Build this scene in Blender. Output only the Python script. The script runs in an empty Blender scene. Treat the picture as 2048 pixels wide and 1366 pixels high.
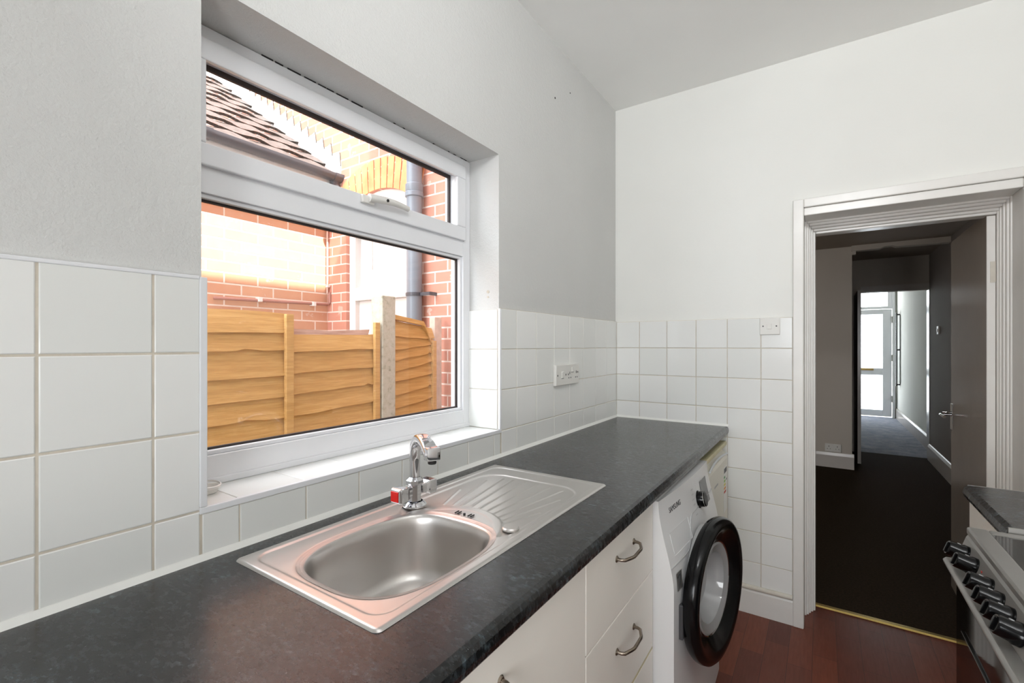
import bpy, bmesh, math, random
from mathutils import Vector, Matrix
random.seed(7)
S = bpy.context.scene
C = S.collection
R = math.radians

# ------------------------------------------------------------------ camera, world, sun, large lights, exposure
cd = bpy.data.cameras.new('camera'); cam = bpy.data.objects.new('camera', cd); C.objects.link(cam)
cd.lens = 925.69 / 2048 * 36; cd.sensor_width = 36; cd.shift_y = 7.39 / 2048
cd.clip_start = 0.02; cd.clip_end = 100
cam.location = (1.0028, 0, 1.3324); cam.rotation_euler = (R(90), 0, 0.5905)
S.camera = cam

w = bpy.data.worlds.new('sky'); S.world = w; w.use_nodes = True
bg = w.node_tree.nodes['Background']; bg.inputs[0].default_value = (0.90, 0.95, 1.0, 1); bg.inputs[1].default_value = 7.6

sd = bpy.data.lights.new('sun', 'SUN'); sun = bpy.data.objects.new('sun', sd); C.objects.link(sun)
sd.energy = 21; sd.angle = R(0.6); sd.color = (1.0, 0.95, 0.86)
sun.rotation_euler = Vector((-0.50, 0.11, -0.86)).to_track_quat('-Z', 'Y').to_euler()

def area(name, loc, rot, sx, sy, e, col=(1, 1, 1)):
    d = bpy.data.lights.new(name, 'AREA'); d.shape = 'RECTANGLE'; d.size = sx; d.size_y = sy; d.energy = e; d.color = col
    o = bpy.data.objects.new(name, d); C.objects.link(o); o.location = loc; o.rotation_euler = rot
    return o
# three unseen fill lamps added for brightness, then daylight of the glazed front door
area('added_low_fill', (1.30, -1.0, 1.0), (R(102), 0, 0), .6, .8, 17, (0.97, 0.985, 1.0))  # added fill lamp low behind the camera, stands at no window
area('added_bounce_fill', (1.20, -.02, 2.45), (R(112), 0, 0), .6, .2, 22, (0.97, 0.985, 1.0))  # added overhead lamp imitating bounced flash, no such fitting known
area('added_back_room_fill', (-1.0, 3.05, 1.20), (R(90), 0, 0), 1.0, 1.0, 23, (1.0, 0.97, 0.93))  # added fill lamp brightening the back room, its wall holds no window
area('front_door_daylight', (1.7, 11.06, 1.25), (R(-90), 0, 0), 1.0, 2.3, 36, (1.0, 1.0, 1.0))

S.view_settings.view_transform = 'Standard'; S.view_settings.look = 'None'
S.view_settings.exposure = 0.0; S.view_settings.gamma = 1.0; S.view_settings.use_curve_mapping = False
try:
    S.cycles.use_denoising = True; S.cycles.max_bounces = 10; S.cycles.diffuse_bounces = 6; S.cycles.glossy_bounces = 5
    S.cycles.transparent_max_bounces = 12; S.cycles.sample_clamp_indirect = 3; S.cycles.denoising_prefilter = 'ACCURATE'; S.cycles.blur_glossy = 1.0
    S.cycles.caustics_reflective = False; S.cycles.caustics_refractive = False
except Exception:
    pass

# ------------------------------------------------------------------ materials
def lin(c):
    return tuple(((v / 255) / 12.92 if v / 255 <= 0.04045 else ((v / 255 + 0.055) / 1.055) ** 2.4) for v in c) + (1,)

class NT:
    def __init__(s, name):
        s.m = bpy.data.materials.new(name); s.m.use_nodes = True
        s.t = s.m.node_tree; s.b = s.t.nodes['Principled BSDF']; s.out = s.t.nodes['Material Output']
        s.co = s.n('ShaderNodeTexCoord').outputs['Object']
    def n(s, typ, **k):
        x = s.t.nodes.new(typ)
        for a, v in k.items(): setattr(x, a, v)
        return x
    def l(s, a, b): s.t.links.new(a, b)
    def noise(s, scale, detail=4, rough=0.55, vec=None, stretch=None):
        v = vec or s.co
        if stretch:
            mp = s.n('ShaderNodeMapping'); mp.inputs['Scale'].default_value = stretch; s.l(v, mp.inputs[0]); v = mp.outputs[0]
        x = s.n('ShaderNodeTexNoise'); x.inputs['Scale'].default_value = scale; x.inputs['Detail'].default_value = detail
        x.inputs['Roughness'].default_value = rough; s.l(v, x.inputs['Vector']); return x.outputs['Fac']
    def ramp(s, fac, stops):
        x = s.n('ShaderNodeValToRGB'); e = x.color_ramp.elements
        while len(e) < len(stops): e.new(0.5)
        for k, (p, c) in enumerate(stops): e[k].position = p; e[k].color = c
        s.l(fac, x.inputs[0]); return x.outputs[0]
    def mix(s, fac, a, b, mode='MIX'):
        x = s.n('ShaderNodeMix', data_type='RGBA', blend_type=mode)
        for i, v in ((0, fac), (6, a), (7, b)):
            if isinstance(v, (int, float)): x.inputs[i].default_value = v
            elif isinstance(v, tuple): x.inputs[i].default_value = v
            else: s.l(v, x.inputs[i])
        return x.outputs[2]
    def math(s, op, a, b=0.0):
        x = s.n('ShaderNodeMath', operation=op)
        for i, v in ((0, a), (1, b)):
            if isinstance(v, (int, float)): x.inputs[i].default_value = v
            else: s.l(v, x.inputs[i])
        return x.outputs[0]
    def bump(s, h, strength=0.2, dist=0.01):
        x = s.n('ShaderNodeBump'); x.inputs['Strength'].default_value = strength; x.inputs['Distance'].default_value = dist
        s.l(h, x.inputs['Height']); s.l(x.outputs[0], s.b.inputs['Normal'])
    def set(s, base=None, rough=None, metal=None, spec=None, coat=None):
        if base is not None:
            if isinstance(base, tuple): s.b.inputs['Base Color'].default_value = base
            else: s.l(base, s.b.inputs['Base Color'])
        if rough is not None:
            if isinstance(rough, (int, float)): s.b.inputs['Roughness'].default_value = rough
            else: s.l(rough, s.b.inputs['Roughness'])
        if metal is not None: s.b.inputs['Metallic'].default_value = metal
        if spec is not None: s.b.inputs['Specular IOR Level'].default_value = spec
        if coat is not None: s.b.inputs['Coat Weight'].default_value = coat; s.b.inputs['Coat Roughness'].default_value = 0.05
        return s.m

def simple(name, c, rough=0.5, metal=0.0, var=0.06, scale=6, bump=0.0, bscale=200, spec=0.5, coat=None):
    t = NT(name); a = lin(c)
    d = tuple(max(0, v * (1 - var)) for v in a[:3]) + (1,)
    col = t.ramp(t.noise(scale, 3), [(0.3, d), (0.7, a)])
    if bump: t.bump(t.noise(bscale, 3), bump, 0.002)
    return t.set(col, rough, metal, spec, coat)

def wall_paint(name, c, bump=0.35, bscale=55):
    t = NT(name); a = lin(c); d = tuple(v * 0.95 for v in a[:3]) + (1,)
    col = t.ramp(t.noise(1.6, 3), [(0.3, d), (0.7, a)])
    h = t.math('ADD', t.noise(bscale, 4, 0.6), t.math('MULTIPLY', t.noise(bscale * 3.2, 2), 0.5))
    t.bump(h, bump, 0.004)
    return t.set(col, 0.75, 0, 0.25)

M = {}
M['wall'] = wall_paint('textured_white_paint', (209, 209, 207), 0.5, 60)
M['wall_smooth'] = wall_paint('smooth_white_paint', (236, 236, 232), 0.10, 30)
M['ceiling'] = wall_paint('ceiling_paint', (251, 251, 249), 0.12, 25)
M['grout'] = simple('grout', (214, 205, 190), 0.85, var=0.2, scale=20, bump=0.2)
t = NT('glazed_white_tile')
oi = t.n('ShaderNodeNewGeometry').outputs['Random Per Island']
M['tile'] = t.set(t.ramp(oi, [(0, lin((228, 229, 226))), (1, lin((238, 238, 236)))]), t.math('ADD', 0.09, t.math('MULTIPLY', t.noise(9, 3), 0.10)), 0, 0.5)
t.bump(t.noise(14, 2), 0.05, 0.003)
M['sealant'] = simple('white_sealant', (236, 236, 232), 0.4)
M['upvc'] = simple('white_upvc', (232, 233, 236), 0.22, var=0.03)
M['gasket'] = simple('dark_rubber_gasket', (52, 44, 42), 0.6)
M['plastic_white'] = simple('white_plastic', (226, 224, 219), 0.3, var=0.03)
M['gloss_white'] = simple('gloss_white_paint', (232, 230, 226), 0.26, var=0.05, scale=9, bump=0.12, bscale=35)
M['gloss_aged'] = simple('aged_gloss_white', (214, 208, 196), 0.2, var=0.10, scale=25, bump=0.2, bscale=40)
M['dark_hole'] = simple('dark_hole', (28, 26, 25), 0.7)
M['chrome'] = simple('chrome', (225, 225, 228), 0.05, 1.0, var=0.02)
M['nickel'] = simple('worn_nickel', (150, 138, 125), 0.28, 1.0, var=0.2, scale=60)
M['red'] = simple('red_plastic', (226, 38, 34), 0.25)
M['blue'] = simple('blue_plastic', (40, 70, 190), 0.25)
M['brass'] = simple('brass', (200, 172, 105), 0.25, 1.0)
M['black'] = simple('gloss_black_plastic', (10, 10, 11), 0.16, spec=0.25)
M['black_soft'] = simple('dark_grey_rubber', (60, 60, 62), 0.55)
M['silver'] = simple('brushed_silver_panel', (176, 174, 170), 0.32, 0.75, var=0.08, scale=30)
M['cooker_silver'] = simple('dull_silver_enamel', (138, 136, 132), 0.3, 0.35, var=0.06, scale=30)
M['glass_black'] = simple('black_ceramic_glass', (10, 10, 11), 0.04, spec=0.7)
M['cream'] = simple('cream_laminate', (242, 238, 230), 0.32, var=0.03)
M['cream_edge'] = simple('yellowed_cream_edge', (206, 198, 160), 0.5, var=0.12, scale=20)
M['fridge'] = simple('off_white_enamel', (224, 220, 206), 0.3, var=0.04)
M['appliance'] = simple('white_appliance_enamel', (228, 228, 228), 0.22, var=0.02)
M['appliance_side'] = simple('grey_white_side_enamel', (205, 209, 212), 0.35, var=0.02)
M['display'] = simple('grey_display_glass', (74, 74, 76), 0.15)
M['ink'] = simple('dark_grey_ink', (70, 70, 72), 0.5)
M['ink_light'] = simple('pale_grey_ink', (178, 178, 178), 0.5)
M['drum'] = simple('drum_steel', (170, 170, 172), 0.25, 1.0)

t = NT('slate_effect_laminate')
n1 = t.noise(7.5, 6, 0.6, stretch=(1, 1.6, 1)); n2 = t.noise(48, 8, 0.75, stretch=(1, 1.9, 1)); n3 = t.noise(160, 3, 0.6)
f = t.math('ADD', t.math('MULTIPLY', n1, 0.36), t.math('ADD', t.math('MULTIPLY', n2, 0.46), t.math('MULTIPLY', n3, 0.20)))
col = t.ramp(f, [(0.43, lin((7, 7, 8))), (0.51, lin((15, 16, 17))), (0.58, lin((36, 41, 44))), (0.67, lin((84, 100, 106)))])
col = t.mix(t.math('MULTIPLY', t.math('GREATER_THAN', t.noise(210, 2, 0.7), 0.70), 0.5), col, lin((130, 134, 136)))
M['worktop'] = t.set(col, t.math('ADD', 0.20, t.math('MULTIPLY', n2, 0.14)), 0, 0.5); t.b.inputs['Coat Weight'].default_value = 0.12; t.b.inputs['Coat Roughness'].default_value = 0.14
t.bump(t.math('ADD', n2, n3), 0.06, 0.002)

t = NT('stainless_steel')
nb = t.noise(60, 4, 0.6, stretch=(1, 0.25, 1)); nf = t.noise(420, 2)
M['steel'] = t.set(t.ramp(t.noise(3, 2), [(0.3, lin((206, 203, 200))), (0.7, lin((216, 213, 210)))]), t.math('ADD', 0.305, t.math('MULTIPLY', nb, 0.05)), 1.0)

def brick_mat(name, axis, c1, c2, mortar, off=0.5):
    t = NT(name)
    sx = t.n('ShaderNodeSeparateXYZ'); t.l(t.co, sx.inputs[0])
    cx = t.n('ShaderNodeCombineXYZ'); t.l(sx.outputs['Y' if axis == 'Y' else 'X'], cx.inputs[0]); t.l(sx.outputs['Z'], cx.inputs[1])
    b = t.n('ShaderNodeTexBrick'); t.l(cx.outputs[0], b.inputs['Vector'])
    b.offset = off; b.inputs['Color1'].default_value = lin(c1); b.inputs['Color2'].default_value = lin(c2)
    b.inputs['Mortar'].default_value = lin(mortar); b.inputs['Scale'].default_value = 1
    b.inputs['Mortar Size'].default_value = 0.006; b.inputs['Mortar Smooth'].default_value = 0.25
    b.inputs['Bias'].default_value = -0.1
    b.inputs['Brick Width'].default_value = 0.225; b.inputs['Row Height'].default_value = 0.075
    n = t.noise(18, 5, 0.65)
    col = t.mix(t.math('MULTIPLY', n, 0.30), b.outputs['Color'], lin((215, 170, 150)), 'MULTIPLY')
    col = t.mix(t.math('MULTIPLY', t.math('GREATER_THAN', t.noise(7, 6, 0.7), 0.64), 0.6), col, lin((214, 200, 188)))
    h = t.math('SUBTRACT', t.math('MULTIPLY', n, 0.25), b.outputs['Fac'])
    t.bump(h, 0.5, 0.006)
    return t.set(col, 0.9, 0, 0.2)
M['brick_side'] = brick_mat('brick_side_wall', 'Y', (206, 164, 136), (214, 176, 146), (240, 234, 224))
M['brick_rear'] = brick_mat('brick_rear_wall', 'X', (198, 142, 124), (206, 154, 134), (236, 224, 216))
M['brick_own'] = brick_mat('brick_outer_wall', 'Y', (170, 96, 74), (180, 106, 82), (190, 178, 166))
t = NT('rubbed_brick_arch')
M['arch'] = t.set(t.ramp(t.noise(8, 4), [(0.3, lin((214, 140, 92))), (0.7, lin((228, 168, 118)))]), 0.9)
t = NT('concrete_roof_tile')
M['roof'] = t.set(t.ramp(t.noise(30, 6, 0.7), [(0.35, lin((52, 45, 43))), (0.55, lin((78, 69, 66))), (0.75, lin((90, 81, 79)))]), 0.95)
t.bump(t.noise(90, 4), 0.4, 0.006)
t = NT('mossy_tile_edge')
M['roof_edge'] = t.set(t.ramp(t.noise(60, 5, 0.7), [(0.38, lin((34, 30, 22))), (0.50, lin((58, 52, 43))), (0.60, lin((86, 78, 75)))]), 0.95)
M['lead'] = simple('white_painted_flashing', (238, 238, 238), 0.6)
M['white_wood'] = simple('white_painted_wood', (240, 240, 238), 0.5)
M['gutter'] = simple('grey_gutter_plastic', (74, 77, 84), 0.35, var=0.12, scale=12)
M['pipe_grey'] = simple('grey_soil_pipe', (124, 134, 144), 0.3, var=0.06, scale=12)
M['copper'] = simple('dull_copper_pipe', (176, 130, 118), 0.5)
M['cable'] = simple('pale_cable', (216, 190, 178), 0.6)
M['door_glass'] = simple('pale_reflective_glazing', (226, 230, 232), 0.1)

t = NT('orange_stained_timber')
g = t.noise(4, 5, 0.6, stretch=(6, 1, 14)); g2 = t.noise(20, 4, 0.6, stretch=(4, 0.6, 9))
col = t.ramp(t.math('ADD', t.math('MULTIPLY', g, 0.6), t.math('MULTIPLY', g2, 0.4)), [(0.30, lin((176, 138, 82))), (0.5, lin((198, 158, 98))), (0.7, lin((214, 178, 120)))])
col = t.mix(t.math('MULTIPLY', t.math('GREATER_THAN', t.noise(9, 7, 0.75, stretch=(2, 0.8, 8)), 0.67), 0.55), col, lin((228, 200, 168)))
M['fence'] = t.set(col, 0.75, 0, 0.3)
t.bump(g2, 0.3, 0.004)
t = NT('weathered_bare_timber')
M['fence_bare'] = t.set(t.ramp(t.noise(14, 5, 0.6, stretch=(3, 0.6, 6)), [(0.3, lin((176, 142, 126))), (0.7, lin((214, 184, 170)))]), 0.85)
t = NT('concrete_post')
M['concrete'] = t.set(t.ramp(t.noise(36, 6, 0.75), [(0.30, lin((142, 142, 124))), (0.45, lin((184, 184, 168))), (0.7, lin((196, 196, 186)))]), 0.95)
t.bump(t.noise(120, 4), 0.4, 0.004)
t = NT('paving'); M['paving'] = t.set(t.ramp(t.noise(8, 5), [(0.3, lin((120, 116, 108))), (0.7, lin((150, 146, 138)))]), 0.9)

# wood-look vinyl planks
t = NT('red_brown_plank_vinyl')
sx = t.n('ShaderNodeSeparateXYZ'); t.l(t.co, sx.inputs[0])
cx = t.n('ShaderNodeCombineXYZ'); t.l(sx.outputs['Y'], cx.inputs[0]); t.l(sx.outputs['X'], cx.inputs[1])
b = t.n('ShaderNodeTexBrick'); t.l(cx.outputs[0], b.inputs['Vector']); b.offset = 0.37
b.inputs['Color1'].default_value = lin((98, 44, 30)); b.inputs['Color2'].default_value = lin((128, 64, 42)); b.inputs['Mortar'].default_value = lin((60, 28, 20))
b.inputs['Scale'].default_value = 1; b.inputs['Mortar Size'].default_value = 0.0009; b.inputs['Brick Width'].default_value = 0.34; b.inputs['Row Height'].default_value = 0.088
gr = t.noise(30, 6, 0.65, stretch=(3.5, 0.35, 1))
col = t.mix(t.math('MULTIPLY', gr, 0.75), b.outputs['Color'], lin((150, 120, 105)), 'MULTIPLY')
M['vinyl'] = t.set(col, t.math('ADD', 0.28, t.math('MULTIPLY', gr, 0.2)), 0, 0.4)
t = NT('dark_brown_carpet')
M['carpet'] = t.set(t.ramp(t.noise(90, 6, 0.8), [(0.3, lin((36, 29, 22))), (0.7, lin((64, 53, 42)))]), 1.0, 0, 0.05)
t.bump(t.noise(300, 4, 0.7), 0.6, 0.008)
t = NT('blue_grey_carpet')
M['carpet_blue'] = t.set(t.ramp(t.noise(7, 6, 0.75), [(0.3, lin((104, 108, 122))), (0.7, lin((158, 160, 168)))]), 1.0, 0, 0.05)
t.bump(t.noise(200, 4, 0.7), 0.5, 0.006)
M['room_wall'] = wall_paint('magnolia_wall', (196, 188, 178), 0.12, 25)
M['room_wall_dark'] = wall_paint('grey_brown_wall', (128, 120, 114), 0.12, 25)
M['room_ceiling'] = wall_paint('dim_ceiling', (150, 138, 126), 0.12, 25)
M['hall_wall'] = wall_paint('hall_wall', (214, 214, 208), 0.08, 20)
M['room_gloss'] = simple('room_gloss_paint', (206, 200, 194), 0.2, var=0.05)
M['leaf_paint'] = simple('grey_brown_gloss_door', (150, 140, 131), 0.22, var=0.06, scale=5, bump=0.25, bscale=14)
M['shaded_leaf'] = simple('shaded_door_face', (34, 30, 27), 0.4)  # shadow on the open leaf's face is put into this dark colour

def glass_mat(name, tint=(1, 1, 1, 1), translucent=0.0):
    t = NT(name); t.t.nodes.remove(t.b)
    tr = t.n('ShaderNodeBsdfTransparent'); tr.inputs[0].default_value = tint
    gl = t.n('ShaderNodeBsdfGlossy'); gl.inputs['Roughness'].default_value = 0.0
    fr_ = t.n('ShaderNodeLayerWeight'); fr_.inputs[0].default_value = .5; fr = t.math('ADD', t.math('MULTIPLY', t.math('POWER', fr_.outputs['Facing'], 4.5), .6), .035)
    src = tr.outputs[0]
    if translucent:
        tl = t.n('ShaderNodeBsdfTranslucent'); m2 = t.n('ShaderNodeMixShader'); m2.inputs[0].default_value = translucent
        nv = t.ramp(t.noise(30, 5, 0.7), [(0.4, (0.75, 0.78, 0.8, 1)), (0.7, (1, 1, 1, 1))]); t.l(nv, tl.inputs[0])
        t.l(tr.outputs[0], m2.inputs[1]); t.l(tl.outputs[0], m2.inputs[2]); src = m2.outputs[0]
    mx = t.n('ShaderNodeMixShader'); t.l(fr, mx.inputs[0]); t.l(src, mx.inputs[1]); t.l(gl.outputs[0], mx.inputs[2])
    t.l(mx.outputs[0], t.out.inputs[0]); return t.m
M['glass'] = glass_mat('window_glass')
M['frosted'] = glass_mat('patterned_glass', (0.9, 0.93, 0.95, 1), 0.7)
t = NT('washer_bowl_glass'); t.set(lin((190, 190, 190)), 0.06, 0, 0.6); t.b.inputs['Transmission Weight'].default_value = 0.35; M['bowl_glass'] = t.m

# ------------------------------------------------------------------ geometry helpers
class G:
    def __init__(s): s.v = []; s.f = []; s.mi = []; s.cm = 0
    def add(s, vs, fs):
        o = len(s.v); s.v += [tuple(p) for p in vs]; s.f += [tuple(i + o for i in f) for f in fs]; s.mi += [s.cm] * len(fs); return s
    def box(s, x0, x1, y0, y1, z0, z1):
        vs = [(x, y, z) for z in (z0, z1) for y in (y0, y1) for x in (x0, x1)]
        return s.add(vs, [(0, 2, 3, 1), (4, 5, 7, 6), (0, 1, 5, 4), (2, 6, 7, 3), (0, 4, 6, 2), (1, 3, 7, 5)])
    def prism(s, pts, axis, a, b):
        def mk(p, t):
            return {'X': (t, p[0], p[1]), 'Y': (p[0], t, p[1]), 'Z': (p[0], p[1], t)}[axis]
        n = len(pts); vs = [mk(p, a) for p in pts] + [mk(p, b) for p in pts]
        fs = [(i, (i + 1) % n, (i + 1) % n + n, i + n) for i in range(n)] + [tuple(range(n))[::-1], tuple(range(n, 2 * n))]
        return s.add(vs, fs)
    def lathe(s, prof, c, axis=(0, 0, 1), n=32, closed=False):
        ax = Vector(axis).normalized(); u = ax.orthogonal().normalized(); v = ax.cross(u); c = Vector(c)
        vs = []; m = len(prof)
        for k in range(n):
            a = 2 * math.pi * k / n; d = u * math.cos(a) + v * math.sin(a)
            for r, h in prof: vs.append(c + d * r + ax * h)
        fs = []
        for k in range(n):
            k2 = (k + 1) % n
            for j in range(m - 1 + (1 if closed else 0)):
                j2 = (j + 1) % m
                fs.append((k * m + j, k * m + j2, k2 * m + j2, k2 * m + j))
        return s.add(vs, fs)
    def cyl(s, p0, p1, r, r1=None, n=20):
        p0 = Vector(p0); p1 = Vector(p1); h = (p1 - p0).length; r1 = r if r1 is None else r1
        return s.lathe([(0.00001, 0), (r, 0), (r1, h), (0.00001, h)], p0, p1 - p0, n)
    def tube(s, path, r, n=10, flat=None, caps=True):
        P = [Vector(p) for p in path]; rings = []; up = None
        for i, p in enumerate(P):
            t = (P[min(i + 1, len(P) - 1)] - P[max(i - 1, 0)]).normalized()
            if up is None: up = t.orthogonal().normalized()
            up = (up - t * up.dot(t)).normalized(); sd_ = t.cross(up)
            rr = r[i] if isinstance(r, (list, tuple)) else r
            rings.append([p + up * rr * math.cos(2 * math.pi * k / n) + sd_ * rr * math.sin(2 * math.pi * k / n) for k in range(n)])
        vs = [q for rg in rings for q in rg]; fs = []
        for i in range(len(P) - 1):
            for k in range(n): fs.append((i * n + k, i * n + (k + 1) % n, (i + 1) * n + (k + 1) % n, (i + 1) * n + k))
        if caps: fs += [tuple(range(n))[::-1], tuple(range((len(P) - 1) * n, len(P) * n))]
        return s.add(vs, fs)
    def grid(s, fn, nu, nv, keep=None):
        vs = [fn(i / nu, j / nv) for i in range(nu + 1) for j in range(nv + 1)]
        fs = []
        for i in range(nu):
            for j in range(nv):
                q = (i * (nv + 1) + j, (i + 1) * (nv + 1) + j, (i + 1) * (nv + 1) + j + 1, i * (nv + 1) + j + 1)
                if keep is None or keep([vs[k] for k in q]): fs.append(q)
        return s.add(vs, fs)
    def xf(s, mt, start=0):
        for i in range(start, len(s.v)): s.v[i] = tuple(mt @ Vector(s.v[i]))
        return s
    def build(s, name, mats, parent=None, bevel=0, smooth=False, label=None, weld=False, seg=2, recalc=True):
        me = bpy.data.meshes.new(name); me.from_pydata(s.v, [], s.f)
        mats = mats if isinstance(mats, (list, tuple)) else [mats]
        for m in mats: me.materials.append(M[m])
        for p, k in zip(me.polygons, s.mi): p.material_index = k
        bm = bmesh.new(); bm.from_mesh(me)
        if weld: bmesh.ops.remove_doubles(bm, verts=bm.verts, dist=1e-5)
        if recalc: bmesh.ops.recalc_face_normals(bm, faces=bm.faces)
        if bevel:
            es = [e for e in bm.edges if len(e.link_faces) == 2 and e.calc_face_angle(0) > 0.5]
            bmesh.ops.bevel(bm, geom=es, offset=bevel, segments=seg, affect='EDGES', profile=0.5, clamp_overlap=True)
        bm.to_mesh(me); bm.free()
        if smooth:
            for p in me.polygons: p.use_smooth = True
            try: me.set_sharp_from_angle(angle=R(38))
            except Exception: pass
        o = bpy.data.objects.new(name, me); C.objects.link(o)
        if parent is not None:
            w = world_of(parent); me.transform(Matrix.Translation(-w)); o.parent = parent
        if label: o['label'] = label
        return o

def world_of(o):
    v = Vector((0, 0, 0))
    while o is not None: v += o.location; o = o.parent
    return v

def thing(name, label, cat, loc, group=None):
    o = bpy.data.objects.new(name, None); o.empty_display_size = 0.1; C.objects.link(o); o.location = loc
    o['label'] = label; o['category'] = cat
    if group: o['group'] = group
    return o
def tag(o, label, cat, group=None):
    o['label'] = label; o['category'] = cat
    if group: o['group'] = group
    return o
def struct(name, loc=(0, 0, 0), label=None):
    o = bpy.data.objects.new(name, None); o.empty_display_size = 0.1; C.objects.link(o); o.location = loc
    o['kind'] = 'structure'
    if label: o['label'] = label
    return o
def smesh(o, label=None):
    o['kind'] = 'structure'
    if label: o['label'] = label
    return o
def text_mesh(name, body, size, mat, parent, mt, extrude=0.0004):
    cu = bpy.data.curves.new(name, 'FONT'); cu.body = body; cu.size = size; cu.extrude = extrude; cu.align_x = 'CENTER'; cu.align_y = 'CENTER'
    tmp = bpy.data.objects.new(name, cu); C.objects.link(tmp)
    dg = bpy.context.evaluated_depsgraph_get(); me = bpy.data.meshes.new_from_object(tmp.evaluated_get(dg))
    bpy.data.objects.remove(tmp); bpy.data.curves.remove(cu)
    me.transform(mt); me.transform(Matrix.Translation(-world_of(parent))); me.materials.clear(); me.materials.append(M[mat])
    o = bpy.data.objects.new(name, me); C.objects.link(o); o.parent = parent; return o
def basis(o, x, y, z):
    m = Matrix((x, y, z)).transposed().to_4x4(); m.translation = Vector(o); return m

# tiles: cells in (u,v) lying on a plane; fn(u,v,d) -> world point, d is the distance out of the wall
def tiles(g, fn, us, vs, gap=0.0028, th=0.008):
    for a, b in zip(us, us[1:]):
        for c, d in zip(vs, vs[1:]):
            if b - a < 0.008 or d - c < 0.008: continue
            u0, u1, v0, v1 = a + gap / 2, b - gap / 2, c + gap / 2, d - gap / 2
            e = 0.0016; t1 = random.uniform(-.0002, .0002); t2 = random.uniform(-.0002, .0002)
            q = [(u0, v0), (u1, v0), (u1, v1), (u0, v1)]; qi = [(u0 + e, v0 + e), (u1 - e, v0 + e), (u1 - e, v1 - e), (u0 + e, v1 - e)]
            tl = [t1 + t2, -t1 + t2, -t1 - t2, t1 - t2]
            V = [fn(u, v, 0) for u, v in q] + [fn(u, v, th - 0.0011) for u, v in q] + [fn(u, v, th + tl[k]) for k, (u, v) in enumerate(qi)]
            F = [(k, (k + 1) % 4, 4 + (k + 1) % 4, 4 + k) for k in range(4)] + [(4 + k, 4 + (k + 1) % 4, 8 + (k + 1) % 4, 8 + k) for k in range(4)] + [(8, 9, 10, 11)]
            g.add(V, F)
def lines(a, b, start, step):
    r = [a]; k = math.floor((a - start) / step) - 1
    while start + k * step < b - 1e-4:
        p = start + k * step
        if p > a + 1e-4: r.append(p)
        k += 1
    return r + [b]

L = 2.583; CZ = 2.699; WT = 0.919
OY0, OY1, OZ0, OZ1 = 0.411, 1.408, 1.010, 2.045     # window opening
ROWZ = [0.135, 0.254, 0.406, 0.558, 0.710, 0.862, 1.013, 1.165, 1.317, 1.466]

# ------------------------------------------------------------------ kitchen shell
smesh(G().box(0, 1.95, -3.4, 2.583, -0.05, 0).box(.931, 1.646, 2.583, 2.84, -0.05, 0).build('floor', 'vinyl'), 'dark red-brown wood plank flooring in the kitchen')
smesh(G().box(-0.28, 2.2, -3.48, 2.7, CZ, CZ + 0.08).build('ceiling', 'ceiling'), 'plain white kitchen ceiling')
wl = struct('wall_left', label='textured white wall with the window, tiled along the worktop')
g = G()
g.box(-0.212, 0, -3.48, OY0, -0.2, CZ).box(-0.212, 0, OY1, 2.60, -0.2, CZ).box(-0.212, 0, OY0, OY1, -0.2, OZ0).box(-0.212, 0, OY0, OY1, OZ1, CZ)
g.build('plaster', 'wall', wl)
gr = G(); gr.box(0, .0064, -3.4, OY0, .86, 1.462).box(0, .0064, OY0, OY1, .86, OZ0 - .002).box(0, .0064, OY1, L, .86, 1.470)
gr.box(-.14, -.0005, OY1 - .0045, OY1, OZ0, 1.466).box(-.14, 0, OY0, OY1, OZ0, OZ0 + .005)
gr.build('grout', 'grout', wl)
tl = G()
fw = lambda u, v, d: (d, u, v)
ysA = lines(-0.62, OY0 - .004, .183, .148)
tiles(tl, fw, ysA, [WT, 1.013, 1.165, 1.317, 1.462], gap=.004)
tiles(tl, fw, lines(OY0 - .002, OY1, .183, .148), [WT, OZ0 - .004])
ysC = lines(OY1 + .006, L, 1.5177, .152)
tiles(tl, fw, ysC, [WT, 1.013, 1.165, 1.317, 1.470])
tiles(tl, lambda u, v, d: (u, v, OZ0 + d), [-.14, .002], lines(OY0, OY1 - .006, .183, .148), gap=.002)     # sill
tiles(tl, lambda u, v, d: (u, OY1 - d, v), [-.14, -.002], [OZ0 + .008, 1.165, 1.317, 1.466], gap=.002)   # reveal
tl.build('wall_tiles', 'tile', wl)
tr = G().box(.0, .0105, OY0 - .006, OY0 + .007, OZ0 + .0095, 1.464).box(.0, .0105, OY0 - .006, OY1 + .004, OZ0 - .004, OZ0 + .009)
tr.box(0, .010, OY1 - .006, OY1 + .004, OZ0 + .0095, 1.468).box(0, .0095, -.62, OY0 - .0065, 1.459, 1.466).build('tile_edge_trim', 'upvc', wl, bevel=.0015)
pl = G()
for y, z, r in ((1.845, 2.449, .004), (1.995, 2.539, .003)): G().cyl((0, y, z), (.0015, y, z), r).build('wall_plug_hole', 'dark_hole', wl)
G().cyl((-.05, OY1, 1.535), (-.05, OY1 - .002, 1.535), .006).cyl((-.05, OY1, 1.515), (-.05, OY1 - .002, 1.515), .004).build('filled_hole', 'grout', wl)
ck = G()
yy = .60
while yy < .90:
    ln = random.uniform(.015, .04); ck.box(-.1385, -.1365, yy, yy + ln, OZ1 - .0025 - random.uniform(0, .001), OZ1 + .001); yy += ln + random.uniform(.002, .012)
for yy in (1.02, 1.06, 1.20, 1.28, 1.31, 1.35, 1.37): ck.box(-.1385, -.1365, yy, yy + random.uniform(.005, .018), OZ1 - .002, OZ1 + .001)
ck.build('sealant_cracks', 'dark_hole', wl, label='dark cracks along the top of the window frame')

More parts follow.
